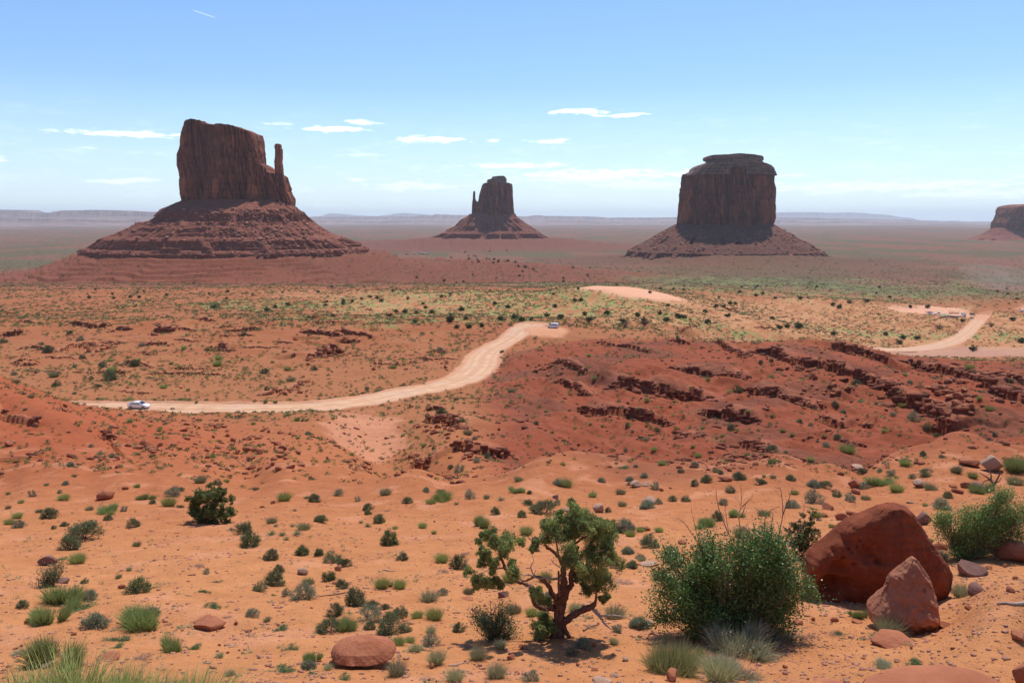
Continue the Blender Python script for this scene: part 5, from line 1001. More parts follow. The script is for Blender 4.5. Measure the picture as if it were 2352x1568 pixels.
trunk = join([tpath([(835,1400,85),(850,1340,66),(850,1230,58),(860,1100,58),(870,1000,62),(900,920,48),(900,820,38),(895,700,32),(910,600,28),(960,500,20),(1010,420,14),(1010,330,8)], 0, .1, 14),
              tpath([(900,1000,35),(930,930,36),(980,880,30),(980,780,26),(1040,680,20),(1100,600,14),(1180,520,10),(1240,420,6)], 0, .5, 10),
              tpath([(960,1390,18),(930,1330,26),(880,1250,30)], -.1, 0, 8), tpath([(780,1400,20),(800,1340,30),(830,1260,30)], -.2, 0, 8)])
obj('trunk', trunk[0], trunk[1], M_bark, ju)
for nm, P_, a, b, mt in (('limb', [(820,990,30),(780,930,28),(740,830,26),(680,750,22),(600,715,16),(500,740,9),(450,700,4)], 0, -.5, M_bark),
    ('limb', [(880,620,24),(840,570,20),(770,500,17),(720,460,14),(700,400,9),(650,380,6),(560,360,5),(520,290,3)], .1, -.3, M_bark),
    ('limb', [(800,1080,38),(680,1100,28),(600,1050,26),(580,950,24),(540,890,22),(440,860,20),(360,830,20),(310,750,17),(280,680,15),(240,580,9),(230,480,5)], 0, .4, M_bark),
    ('limb', [(860,1270,46),(960,1170,38),(1080,1090,34),(1180,1040,30),(1210,980,16),(1215,900,12),(1200,820,8)], 0, -.3, M_bark),
    ('limb', [(1000,850,14),(1100,830,12),(1180,790,9),(1240,740,6)], .2, .3, M_bark), ('limb', [(890,700,14),(850,600,12),(830,480,9),(810,380,7),(800,280,4)], .1, .2, M_bark),
    ('limb', [(960,500,14),(1080,430,10),(1180,400,8),(1290,330,5)], .1, .5, M_bark),
    ('dead_branch', [(845,930,16),(842,800,13),(838,670,9)], -.25, -.25, M_bark), ('dead_branch', [(870,780,14),(790,770,13),(720,730,11),(640,715,9),(560,660,7),(460,625,4)], 0, -.7, M_dead),
    ('dead_branch', [(595,700,8),(560,610,6),(575,560,5),(590,530,3),(565,450,2)], -.4, -.5, M_dead), ('dead_branch', [(600,690,4),(600,660,4),(612,630,2)], -.4, -.4, M_dead),
    ('dead_branch', [(300,745,10),(150,750,6),(0,800,3)], .35, .2, M_dead), ('dead_branch', [(1190,1050,22),(1240,1090,16),(1290,1160,10),(1350,1200,5)], -.3, -.5, M_dead),
    ('dead_branch', [(1240,1100,12),(1400,1110,8),(1530,1140,4)], -.35, -.2, M_dead), ('dead_branch', [(735,1075,9),(700,1010,8),(690,985,5)], -.3, -.3, M_dead),
    ('dead_branch', [(580,890,5),(590,830,6),(520,825,5),(410,810,3)], -.1, -.4, M_dead), ('dead_branch', [(1020,480,3),(1070,520,4),(1075,570,3)], -.5, -.5, M_dead), ('dead_branch', [(1180,440,3),(1250,425,4),(1285,420,2)], -.5, -.5, M_dead),
    ('dead_branch', [(1200,800,4),(1330,790,5),(1400,800,3),(1500,730,2)], .1, 0, M_dead), ('dead_branch', [(560,360,3),(640,330,4),(680,330,2)], -.3, -.3, M_dead), ('dead_branch', [(850,640,7),(790,590,5),(765,545,3)], -.2, -.3, M_dead)):
    v_, f_, _ = tpath(P_, a, b, 8); obj(nm, v_, f_, mt, ju)
CL = "1020,150,60 1080,190,50 960,200,45 1040,270,80 960,290,60 800,230,70 730,280,55 860,300,70 760,370,60 900,400,70 1010,360,80 1110,340,80 1150,430,90 1210,270,50 1290,250,60 1340,260,50 1240,350,80 1330,360,70 1260,450,80 1340,460,60 1180,550,80 1290,560,70 1070,520,70 1000,600,45 1110,640,60 1230,650,80 1360,620,50 1240,750,90 1290,820,60 1170,850,60 1060,820,40 1270,930,50 1310,1010,35 590,400,34 610,350,30 240,420,60 320,460,55 200,400,40 170,520,50 120,560,40 340,560,60 240,620,65 380,640,45 60,590,35 160,640,50 370,700,35 70,680,22 120,850,50 200,850,40 20,840,50 0,900,40 170,780,30 630,850,45 660,930,45 620,940,35 700,1200,60 660,1260,45 660,1360,55 730,1330,60 700,1420,50 780,1250,50 860,1160,35 940,480,40 1380,350,40 30,530,30 1000,120,30 840,190,35"
def sprays(cs, rs, col, tufts=15, per=34, lsz=.022, squash=1.0):
    """juniper foliage: clusters of small dense tufts"""
    L = []
    for c, r in cs:
        k = tufts; d = unit(rs.randn(k, 3)); tc_ = c+d*(r*(.35+.6*rs.rand(k, 1)))*[1, 1, squash]
        i = np.repeat(np.arange(k), per); q = rs.randn(len(i), 3)*r*.19; P = tc_[i]+q
        L.append(leaves(P, lsz, rs, np.array(col)*(.6+.7*rs.rand()), .6, unit(q+[0, 0, r*.12]), .45))
    return join(L)
cs = []
for it in CL.split():
    x, y, r = map(float, it.split(',')); dy = rj.randn()*.38+(.0 if x > 450 else .35); cs.append((frame_pt(ZJ, x, y, jY)+[0, dy, 0]-[jX, jY, jZ], r*pxm*1.45)); c_b = cs[-1][0]; [cs.append((c_b+rj.randn(3)*r*pxm*[.9, 1.6, .7], r*pxm*1.1)) for _ in range(2)]
obj('foliage', *(lambda v: (v[0], v[1]))(SP := sprays(cs, rj, (.235, .245, .078), 20, 46, .021)), M_leaf, ju, False, SP[2])
# ------------------------------------------------------------------ leafy bushes
def bush(name, label, cat, fn, f_, base, ell, ntip, per, lsz, col, spread, seed, glossy=.5, twigs=(), stemcol=(.2, .13, .1), style='leaf', ymin=6):
    """stems rise from one root and end inside a set of ellipsoids; leaves gather along their outer part"""
    X0, Y0, Z0_ = locate(*fn(*base), None, ymin); rs = np.random.RandomState(seed); O = np.array((X0, Y0, Z0_)); e = tag(empty(name, O), label, cat)
    cl_ = []; ar = np.array([rx*ry for _, _, rx, ry in ell]); pr = ar/ar.sum(); L, S, cs_ = [], [], []
    for q in range(ntip):
        if q % (9 if style == 'leaf' else 3) == 0 or not cl_:
            cx, cy, rx, ry = ell[rs.choice(len(ell), p=pr)]; d = unit(rs.randn(3)); k = rs.rand()**.28; cl_ = [cx+d[0]*k*rx, cy+d[2]*k*ry, d[1]*k*spread]
        g3 = rs.randn(3)*.085*(1 if f_ > .35 else .6)
        p = frame_pt(fn, cl_[0], cl_[1], Y0)-O+g3*[1.2, 1.2, 1.2]; p[1] += cl_[2]; p[2] = max(p[2], .06)
        b = rs.randn(3)*[.05, .05, 0]; mid = p*[.5, .5, .42]+rs.randn(3)*.13*min(1, np.linalg.norm(p))+[0, 0, .04]
        if q % (3 if style == 'leaf' else 5) == 0: S.append(tube(spline([b, mid, p], 3), np.linspace(.016, .003, 7), 4, stemcol))
        if style == 'leaf':
            t = np.where(rs.rand(per, 1) < .80, .8+.25*rs.rand(per, 1), rs.rand(per, 1)); Q = mid*(1-t)+p*t+rs.randn(per, 3)*np.where(t > .8, .105, .06); Q[:, 2] = np.maximum(Q[:, 2], .04); L.append(leaves(Q, lsz, rs, np.array(col)*(.8+.4*rs.rand()), .5, None, .8))
        else: cs_.append((p, spread*.19))
    if style != 'leaf': L.append(sprays(cs_, rs, col, 7, 16, lsz))
    for tw in twigs:
        pts = [frame_pt(fn, x, y, Y0)-O+[0, rs.randn()*.08, 0] for x, y in tw]; R = np.linspace(.016, .004, len(pts)*3-2); sp = spline(pts, 3); S.append(tube(sp, R, 5, stemcol))
        for q in range(2, len(sp)):
            for _ in range(1 if rs.rand() < .7 else 2):
                dr_ = unit(unit(sp[q]-sp[q-1])+rs.randn(3)*.55)*(.06+.18*rs.rand()); S.append(tube([sp[q], sp[q]+dr_*.6, sp[q]+dr_+[0, 0, .02]], [.005, .003, .0015], 3, stemcol))
    j = join(L); obj('foliage', j[0], j[1], M_leaf if style != 'leaf' else M_leafg, e, False, j[2]); j = join(S); obj('stems', j[0], j[1], M_leaf, e, False, j[2]); return e
M_leafg = veg_mat('glossy_leaves', .22, .38)
TW = [[(690,820),(690,760),(680,660),(640,590),(620,500),(600,400),(590,300)],[(650,600),(690,500),(680,400),(690,330),(690,230)],[(690,330),(740,265)],[(690,390),(720,330)],[(790,640),(810,560),(830,400),(890,330)],[(900,620),(920,500),(935,380),(930,250),(905,230)],[(935,380),(965,300),(972,210)],[(940,600),(980,470),(1040,390),(1075,330)],
      [(500,700),(480,640),(420,530),(350,430),(300,390)],[(480,640),(440,560),(400,380)],[(600,480),(560,350),(530,230)],[(860,600),(870,480),(880,360)],[(960,560),(1000,480),(1060,440)],[(760,640),(740,520),(700,440)],[(330,700),(240,640),(190,600)]]
bush('leafy_bush', 'large dense leafy green bush with bare reddish twigs rising above it', 'bush', ZC, .3896, (620,1100), [(320,770,160,190),(560,640,120,150),(800,590,150,120),(930,700,130,190),(640,860,380,190),(230,890,100,120),(1050,800,80,60),(450,640,90,120),(520,560,40,80),(860,500,60,70),(360,960,120,90),(900,940,120,80)], 2300, 26, .025, (.125, .20, .052), .85, 61, twigs=TW)
bush('leafy_bush', 'bright green leafy bush on the bank near the right edge', 'bush', ZC, .3896, (1985,640), [(1930,430,110,110),(2080,440,150,120),(1975,560,75,80),(2200,360,120,100),(2235,265,75,55),(2320,400,90,120),(2060,540,90,80),(2260,470,90,80)], 1200, 28, .027, (.19, .29, .075), .55, 62, twigs=[[(1850,440),(1800,410),(1775,400)]])
bush('scrubby_bush', 'scrubby open green bush left of the twisted juniper', 'bush', ZB, .3418, (1310,1275), [(1310,1150,130,95),(1215,1140,55,80),(1400,1190,80,75),(1285,1050,20,45),(1370,1100,60,50)], 330, 16, .017, (.15, .20, .075), .5, 63, twigs=[[(1290,1200),(1285,1080),(1280,1020)]])
bush('scrubby_bush', 'small upright olive bush between two brown boulders', 'bush', ZA, .3410, (335,915), [(330,850,60,65),(370,790,50,50),(310,880,45,35)], 150, 16, .02, (.15, .17, .07), .35, 64)
bush('juniper_bush', 'lone round juniper bush casting a dark shadow on open sand', 'bush', ZA, .3410, (1410,485), [(1390,310,100,75),(1430,390,140,85),(1340,430,80,50),(1540,380,50,60),(1500,440,90,45),(1320,340,50,70),(1450,280,60,60)], 300, 20, .042, (.17, .185, .06), .9, 65, style='spray')
bush('juniper_bush', 'dark juniper growing just behind the left side of the huge shaded boulder', 'bush', ZC, .3896, (1075,640), [(1075,405,38,50),(1060,480,85,60),(1110,540,75,65),(1010,520,60,70),(1060,590,60,40)], 200, 20, .024, (.12, .14, .05), .5, 66, style='spray', twigs=[[(1080,640),(1085,560),(1070,450)],[(1085,600),(1110,540),(1150,500)]])
# dead tree and fallen wood
dX, dY, dZ = locate(*ZC(2165, 232)); de = tag(empty('dead_tree', (dX, dY, dZ)), 'small dead gnarled tree with bare twisted branches', 'dead tree'); rs_ = np.random.RandomState(5)
for i, P_ in enumerate(([(2165,240,9),(2175,200,8),(2150,170,7),(2120,150,4),(2090,130,2)], [(2172,205,8),(2190,180,6),(2210,140,4),(2215,115,2)], [(2155,180,6),(2160,150,4),(2150,120,3),(2140,110,2)], [(2185,190,5),(2205,185,3),(2220,160,2)], [(2150,175,4),(2120,180,3),(2105,205,2)])):
    P = np.array([frame_pt(ZC, x, y, dY)-[dX, dY, dZ] for x, y, _ in P_]); R = [r*.3896*dY/F for _, _, r in P_]; v_, f_, _ = tube(P, R, 6, None, rs_, .1); obj('trunk' if i == 0 else 'dead_branch', v_, f_, M_stem, de)
def wood(fn, pts, r, label, nm='fallen_branch', mt=None):
    u, v = fn(*pts[0]); O = np.array(locate(u, v)); P = [np.array(locate(*fn(x, y)))+[0, 0, r*.6]-O for x, y in pts]; sp = spline(P, 3); v_, f_, _ = tube(sp, r*np.linspace(1, .35, len(sp)), 6, None, rs_, .15)
    tag(obj(nm, v_, f_, mt or M_dead, None, True, None, None, None, O), label, 'dead wood')
wood(ZB, [(315,955), (260,968), (200,975), (130,984)], .030, 'thin dark fallen branch lying on open sand', mt=M_stem); wood(ZB, [(560,805), (600,812), (640,815)], .03, 'short broken stick on the sand'); wood(ZC, [(2352,905), (2290,912), (2230,905), (2190,910)], .05, 'pale weathered log at the right edge', 'fallen_log')
wood(ZB, [(1905,1215), (1950,1190), (2010,1170)], .03, 'dark fallen stick in the shade beside the twisted juniper', mt=M_stem); wood(ZB, [(1000,1450), (1080,1435), (1140,1418)], .018, 'long thin stick lying near the bottom edge'); wood(ZB, [(1275,435), (1310,440), (1345,440)], .02, 'thin stick in front of a dark shrub')
wood(ZB, [(960,1015), (975,990), (985,975)], .015, 'short pale forked stick on the sand'); wood(ZC, [(2080,1090), (2095,1075), (2108,1070)], .02, 'short bleached stick near the pyramid-shaped boulder')
# ------------------------------------------------------------------ vehicles
M_glass = flat('tinted_glass', (.02, .024, .03), .12, 0, .6, .1); M_tyre = flat('tyre_rubber', (.022, .02, .02), .85); M_rim = flat('wheel_metal', (.35, .30, .28), .4, .6)
M_white = flat('white_paint', (.80, .80, .80), .28, 0, .5, .03, 2); M_black = flat('black_plastic', (.02, .02, .02), .6); M_lamp = flat('lamp_glass', (.75, .75, .72), .15); M_red = flat('red_lamp', (.35, .02, .02), .3)
M_dark = flat('dark_paint', (.03, .035, .045), .3, 0, .5, .05); M_silver = flat('silver_paint', (.45, .46, .48), .3, .4, .5, .05); M_beige = flat('beige_paint', (.50, .42, .34), .4, 0, .5, .05)
def panel(name, P, t, mat, parent):
    P = np.array(P, float); n = unit(np.cross(P[1]-P[0], P[2]-P[1])); k = len(P); V = np.concatenate([P-n*t*.3, P+n*t])
    F_ = [list(range(k))[::-1], [k+i for i in range(k)]]+[[i, (i+1) % k, k+(i+1) % k, k+i] for i in range(k)]
    return obj(name, V, F_, mat, parent, False)
def loft(name, ST, mat, parent, smooth=True):
    """ST: stations (x, [(half width, z) from bottom to top]) mirrored and skinned with closed ends"""
    R = []
    for x, pr in ST: R.append([(x, w, z) for w, z in pr]+[(x, -w, z) for w, z in pr[::-1]])
    R = np.array(R); nr, nc = R.shape[:2]; F_ = grid_faces(nr, nc, True).tolist(); F_.append(list(range(nc))[::-1]); F_.append([(nr-1)*nc+i for i in range(nc)])
    return obj(name, R.reshape(-1, 3), F_, mat, parent, smooth)
def wheel(x, s, W_, r, parent):
    a = np.linspace(0, 2*np.pi, 20, endpoint=False); V = []; w = .11
    prof = [(-w, r*.70), (-w*.9, r*.97), (0, r), (w*.9, r*.97), (w, r*.70), (w*.7, r*.62)]
    for y, rr in prof: V += [(math.cos(t)*rr, y, math.sin(t)*rr) for t in a]
    wo = empty('wheel', (x, s*(W_/2-.09), r)); wo.parent = parent
    obj('tyre', V, grid_faces(len(prof), 20, True), M_tyre, wo)
    V = [(math.cos(t)*rr, s*yy, math.sin(t)*rr) for yy, rr in ((.075, r*.64), (.10, r*.60), (.085, r*.2), (.105, r*.12)) for t in a]+[(0, s*.105, 0)]
    F_ = grid_faces(4, 20, True).tolist()+[[60+i, 60+(i+1) % 20, 80] for i in range(20)]; obj('rim', V, F_, M_rim, wo, False)
def vehicle(kind, paint, loc, yaw, label, cat, nm, group=None, detail=True, scale=1.0):
    e = tag(empty(nm, loc, yaw), label, cat, group); e.scale = (scale,)*3
    sec = lambda w, z0, z1, crown=.03: [(w*.55, z0), (w*.93, z0+.03), (w, z0+.16), (w*1.005, (z0+z1)/2), (w*.975, z1-.10), (w*.90, z1-.01), (w*.5, z1+crown)]
    if kind == 'hatch':    # low hatchback, nose towards +x
        L, Wd, r = 4.46, 1.74, .32
        loft('body', [(-2.23, sec(.60,.42,.86)), (-2.19, sec(.76,.32,1.02)), (-2.0, sec(.84,.22,1.10)), (-1.4, sec(.87,.20,1.06)), (-.3, sec(.875,.20,.98)), (.7, sec(.87,.20,.97)), (1.1, sec(.86,.20,.98)), (1.6, sec(.84,.21,.86)), (1.95, sec(.78,.22,.74)), (2.15, sec(.66,.26,.62)), (2.23, sec(.48,.32,.50))], paint, e)
        cab = [(-2.05,.62,1.13), (-1.5,.68,1.27), (-.9,.66,1.41), (-.3,.64,1.49), (.15,.62,1.47), (.6,.66,1.28), (1.12,.72,1.0)]
        loft('cabin', [(x, [(.84, .93), (.80, max(.96, z-.22)), (w, z-.06), (w*.85, z-.005), (w*.4, z+.015)]) for x, w, z in cab], paint, e)
        sw = [(-1.75,1.10,.80), (-1.2,1.24,.775), (-.6,1.36,.735), (0.0,1.38,.725), (.45,1.25,.755), (1.0,1.03,.83), (0.2,1.0,.845), (-.8,1.03,.845)]
        for s in (1, -1): panel('side_window', [(x, s*(y+.012), z) for x, z, y in sw][::-s], .012, M_glass, e)
        panel('windshield', [(1.13,-.66,1.035), (1.13,.66,1.035), (.33,.55,1.415), (.33,-.55,1.415)], .02, M_glass, e)
        panel('rear_window', [(-2.08,.56,1.13), (-2.08,-.56,1.13), (-1.15,-.52,1.405), (-1.15,.52,1.405)], .02, M_glass, e)
        wx = (-1.36, 1.34)
        for s in (1, -1):
            panel('headlight', [(1.86,s*.80,.70), (2.12,s*.68,.60), (2.10,s*.60,.70), (1.80,s*.70,.80)][::s], .02, M_lamp, e); panel('tail_light', [(-2.17,s*.79,.78), (-2.17,s*.79,.98), (-2.21,s*.66,.98), (-2.21,s*.66,.78)][::s], .02, M_red, e)
            loft('wing_mirror', [(.62, [(.02, -.03), (.05, .03)]), (.72, [(.04, -.05), (.07, .06)]), (.80, [(.02, -.03), (.03, .04)])], paint, e).location = (.0, s*.97, 1.06)
        panel('rear_spoiler', [(-2.22,.62,1.12), (-2.22,-.62,1.12), (-2.02,-.64,1.15), (-2.02,.64,1.15)], .03, paint, e)
    elif kind == 'van':    # high-top van
        L, Wd, r = 5.6, 2.0, .36
        loft('body', [(-2.8, sec(.88,.45,1.30)), (-2.76, sec(.98,.35,1.40)), (-1, sec(1.0,.30,1.40)), (1.55, sec(1.0,.30,1.38)), (1.9, sec(.98,.30,1.30)), (2.5, sec(.93,.32,1.16)), (2.75, sec(.84,.38,1.0)), (2.8, sec(.75,.45,.9))], paint, e)
        cab = [(-2.76,.86,2.05), (-2.68,.88,2.5), (-2.3,.88,2.66), (0,.88,2.68), (.9,.86,2.60), (1.3,.84,2.1), (1.75,.86,1.5), (1.95,.88,1.34)]
        loft('high_roof_cabin', [(x, [(.97, 1.30), (.94, max(1.34, min(z-.1, 2.0))), (w, z-.12), (w*.8, z-.01), (w*.4, z+.02)]) for x, w, z in cab], paint, e)
        for s in (1, -1):
            for a, b in ((-2.45,-1.35), (-1.15,-.15), (.35,1.25)): panel('side_window', [(a, s*.975, 1.42), (b+(.25 if b > 1 else 0), s*.975, 1.42), (b, s*.945, 1.92), (a, s*.945, 1.92)][::s], .03, M_glass, e)
            panel('rear_window', [(-2.785, s*.12, 1.42), (-2.785, s*.78, 1.42), (-2.77, s*.74, 1.95), (-2.77, s*.12, 1.95)][::s], .03, M_glass, e)
            panel('tail_light', [(-2.80,s*.86,.9), (-2.80,s*.93,.9), (-2.80,s*.93,1.25), (-2.80,s*.86,1.25)][::s], .03, M_red, e); panel('headlight', [(2.79,s*.5,.85), (2.76,s*.8,.85), (2.74,s*.8,1.02), (2.76,s*.5,1.02)][::-s], .03, M_lamp, e)
        panel('windshield', [(1.86,-.78,1.42), (1.86,.78,1.42), (1.36,.72,2.02), (1.36,-.72,2.02)], .03, M_glass, e); panel('bumper', [(-2.86,-.95,.40), (-2.86,.95,.40), (-2.86,.95,.62), (-2.86,-.95,.62)], .06, M_black, e)
        wx = (-1.75, 1.85)
    else:                  # pickup or upright wagon
        L, Wd, r = 5.0, 1.9, .38; pick = kind == 'pickup'
        loft('body', [(-2.5, sec(.86,.45,1.05)), (-2.4, sec(.94,.38,1.10)), (1.0, sec(.95,.35,1.10)), (1.3, sec(.94,.35,1.10)), (2.3, sec(.88,.38,1.0)), (2.5, sec(.78,.45,.9))], paint, e)
        cab = [(-.7,.74,1.6), (-.5,.76,1.75), (.4,.74,1.76), (1.25,.80,1.12)] if pick else [(-2.4,.78,1.5), (-2.2,.78,1.75), (.4,.76,1.78), (1.25,.80,1.12)]
        loft('cabin', [(x, [(.90, 1.04), (.86, max(1.06, z-.3)), (w, z-.08), (w*.5, z)]) for x, w, z in cab], paint, e); a = -.55 if pick else -2.1
        for s in (1, -1): panel('side_window', [(a, s*.87, 1.2), (.9, s*.88, 1.2), (.4, s*.80, 1.62), (a+.1, s*.80, 1.62)][::s], .03, M_glass, e)
        panel('windshield', [(1.16,-.74,1.2), (1.16,.74,1.2), (.55,.66,1.70), (.55,-.66,1.70)], .03, M_glass, e); panel('rear_window', [(cab[0][0]-.01, .66, 1.2), (cab[0][0]-.01, -.66, 1.2), (cab[0][0]+.03, -.62, 1.58), (cab[0][0]+.03, .62, 1.58)], .03, M_glass, e)
        wx = (-1.6, 1.6)
    for x in wx:
        for s in (1, -1): wheel(x, s, Wd+.06, r, e)
    return e
s, t = ray(320, 938); cY = 163.2; cX = s*cY; vehicle('hatch', M_white, (cX, cY, -39.02), rad(-6), 'white hatchback car driving along the dirt road', 'car', 'car')
s, t = ray(1270, 754); vY = PULL[1]; vehicle('van', M_white, (s*vY, vY, PULL[2]-.02), rad(180-30), 'white high-roofed van parked where the dirt road widens', 'van', 'van', scale=.94)
ZP = lambda x, y: (2067.1+x*.1211, 660.3+y*.1211)
def pz(x, y): X, Y, Z = locate(*ZP(x, y), None, 560); return X, Y, Z
PK = [('wagon', M_white, 690, 513, 20, 'small white car parked left of the teal tent', 'car'), ('wagon', M_dark, 945, 568, 185, 'left of two dark vehicles parked nose to tail', 'car'), ('pickup', M_dark, 1030, 570, 180, 'right of two dark vehicles parked nose to tail', 'pickup truck'),
      ('wagon', M_white, 1130, 556, 80, 'white car seen end-on right of the dark vehicles', 'car'), ('van', M_silver, 1216, 553, 75, 'silver van parked behind the row of stalls', 'van'), ('wagon', M_dark, 1370, 515, 10, 'dark wagon parked where the pale road tops the rise', 'car'),
      ('pickup', M_beige, 1355, 588, 20, 'beige pickup truck beside the top of the pale road', 'pickup truck'), ('wagon', M_white, 572, 490, 0, 'white car half hidden under a dark awning', 'car'), ('wagon', M_silver, 1205, 508, 5, 'silver car behind the silver van', 'car')]
for kd, pm, x, y, a, lb, ct in PK: vehicle(kd, pm, pz(x, y), rad(a), lb, ct, ct.replace(' ', '_'), 'vehicles parked at the roadside stalls')
vehicle('van', M_white, pz(2305, 462), rad(70), 'white minibus parked alone on the dirt lot at the right edge', 'minibus', 'minibus')
# ------------------------------------------------------------------ stalls
M_teal = flat('teal_canvas', (.03, .34, .26), .8, 0, .1); M_navy = flat('dark_blue_canvas', (.05, .07, .10), .8, 0, .1); M_mint = flat('pale_green_canvas', (.30, .52, .42), .8, 0, .1); M_wood = flat('bare_timber', (.24, .16, .11), .9, 0, .1)
def boxv(x0, x1, y0, y1, z0, z1): return [(x0,y0,z0),(x1,y0,z0),(x1,y1,z0),(x0,y1,z0),(x0,y0,z1),(x1,y0,z1),(x1,y1,z1),(x0,y1,z1)]
BF = [(0,3,2,1),(4,5,6,7),(0,1,5,4),(1,2,6,5),(2,3,7,6),(3,0,4,7)]
def stall(x, y, w_, d_, mt, label, peak=.25):
    X, Y, Z = pz(x, y); e = tag(empty('market_stall', (X, Y, Z)), label, 'market stall', 'roadside stalls'); a, b = w_/2, d_/2
    V = [(-a,-b,2.3),(a,-b,2.3),(a,b,2.3),(-a,b,2.3),(-a*.5,0,2.3+peak),(a*.5,0,2.3+peak),(-a,-b,2.18),(a,-b,2.18),(a,b,2.18),(-a,b,2.18)]
    obj('canopy', V, [(0,1,5,4),(2,3,4,5),(1,2,5),(3,0,4),(6,7,1,0),(7,8,2,1),(8,9,3,2),(9,6,0,3),(9,8,7,6)], mt, e, False)
    for sx in (-1, 1):
        for sy in (-1, 1): obj('post', boxv(sx*a*.96-.05, sx*a*.96+.05, sy*b*.94-.05, sy*b*.94+.05, -.1, 2.18), BF, M_wood, e, False)
    obj('table', boxv(-a*.8, a*.8, -b*.5, b*.1, .68, .78)+boxv(-a*.78, a*.78, -b*.47, b*.07, 0, .68), BF+[tuple(q+8 for q in f) for f in BF], M_wood if w_ < 6.5 else M_silver, e, False)
stall(550, 498, 7.2, 3.5, M_navy, 'leftmost stall under a long dark blue awning'); stall(728, 488, 3.6, 3, M_mint, 'stall under a pale green awning between two dark awnings'); stall(970, 492, 5.2, 3.2, M_navy, 'rightmost stall under a dark blue awning')
stall(822, 562, 5.4, 4, M_teal, 'bright teal tent in front of the other stalls', .8); stall(1070, 494, 5.5, 2.4, M_wood, 'low brown wooden stall beside the rightmost awning', .1)
# ------------------------------------------------------------------ people
M_skin = flat('skin', (.45, .26, .18), .6); M_hair = flat('dark_hair', (.03, .02, .018), .8)
def skinned(name, P, E, R, mat, parent):
    me = bpy.data.meshes.new(name); me.from_pydata(P, E, []); o = bpy.data.objects.new(name, me); C.objects.link(o); o.parent = parent; me.materials.append(mat)
    m = o.modifiers.new('skin', 'SKIN'); sv = me.skin_vertices[0].data
    for i, r in enumerate(R): sv[i].radius = (r, r)
    sv[0].use_root = True; m.use_smooth_shade = True; s_ = o.modifiers.new('sub', 'SUBSURF'); s_.levels = s_.render_levels = 1; return o
def person(loc, yaw, shirt, legs, label, h=1.7, pose=0):
    e = tag(empty('person', loc, yaw), label, 'person', 'people on foot'); e.scale = (h/1.72,)*3; st = .10 if pose == 0 else .20
    J = [(0,0,.93),(0,0,1.15),(0,0,1.38),(0,0,1.50),(0,.01,1.60),(0,.015,1.68), (.17,0,1.40),(.24,.02,1.14),(.25,.10,.92),(.255,.13,.84), (-.17,0,1.40),(-.24,.02,1.14),(-.25,.06,.90),(-.255,.08,.82),
         (.09,0,.88),(.11,st*.5,.48),(.12,st*.1,.08),(.12,st*.1+.14,.04), (-.09,0,.88),(-.11,-st*.3,.48),(-.12,-st*.6,.08),(-.12,-st*.6+.14,.04)]
    E = [(0,1),(1,2),(2,3),(3,4),(4,5),(2,6),(6,7),(7,8),(8,9),(2,10),(10,11),(11,12),(12,13),(0,14),(14,15),(15,16),(16,17),(0,18),(18,19),(19,20),(20,21)]
    R = [.14,.13,.15,.055,.095,.085,.06,.042,.03,.035,.06,.042,.03,.035,.085,.055,.04,.035,.085,.055,.04,.035]
    skinned('body', J, E, R, M_skin, e)
    k = [0,1,2,6,7,10,11]; mp = {a: i for i, a in enumerate(k)}; skinned('shirt', [J[a] for a in k], [(mp[a], mp[b]) for a, b in E if a in mp and b in mp], [R[a]*1.15 for a in k], shirt, e)
    k = [0,14,15,16,18,19,20]; mp = {a: i for i, a in enumerate(k)}; skinned('trousers', [J[a] for a in k], [(mp[a], mp[b]) for a, b in E if a in mp and b in mp], [R[a]*1.18 for a in k], legs, e)
    V = ICO2[0]*[.098, .10, .085]+[0, -.012, 1.695]; obj('hair', V, ICO2[1], M_hair, e)
Mw, Mn, Mt, Mb, Mr = (flat('white_shirt', (.7, .7, .72), .9), flat('navy_cloth', (.03, .035, .07), .9), flat('tan_cloth', (.42, .32, .22), .9), flat('black_cloth', (.015, .015, .018), .9), flat('maroon_cloth', (.18, .03, .03), .9))
for u, v, sh, lg, lb, yw in ((1306.0, 751.5, Mw, Mn, 'person in a white top, leftmost of the small group by the rise', 20), (1307.9, 751.8, Mt, Mt, 'person in tan clothes in the middle of the small group', -60), (1309.5, 751.6, Mw, Mb, 'person in a white top and black trousers within the small group', 150), (1311.3, 751.4, Mn, Mn, 'person in dark blue, rightmost of the small group', 80), (1323.8, 751.0, Mr, Mb, 'person in dark red standing alone right of the small group', 10)):
    X, Y, Z = locate(u, v, None, 250); person((X, Y, Z), rad(yw), sh, lg, lb)
for x, y, sh, lb in ((615, 545, Mn, 'person in dark clothes left of the teal tent'), (632, 546, Mb, 'person in black left of the teal tent'), (648, 545, Mr, 'person in maroon left of the teal tent'), (742, 538, Mt, 'person in tan at the left side of the teal tent'), (962, 530, Mb, 'person in black behind the dark vehicles')):
    person(pz(x, y), rad(x), sh, Mn, lb)
# faint dust raised far off at the right edge
m_, t_ = new_mat('dust_cloud'); nd = t_.ramp(t_.noise(t_.n('ShaderNodeTexCoord').outputs['Object'], 2.2, 3, .6), .38, .75)
pv = t_.n('ShaderNodeVolumePrincipled', {'Color': (.85, .68, .58, 1), 'Density': t_.m('MULTIPLY', nd, .007)}); t_.n('ShaderNodeOutputMaterial', {'Volume': pv.outputs[0]})
dX, dY, dZ = locate(2315, 668, None, 700); o = obj('dust_cloud', ICO2[0], ICO2[1], m_, None, True); o.location = (dX, dY, dZ+16); o.scale = (75, 60, 20); o.rotation_euler = (0, .22, 0); o['kind'] = 'stuff'
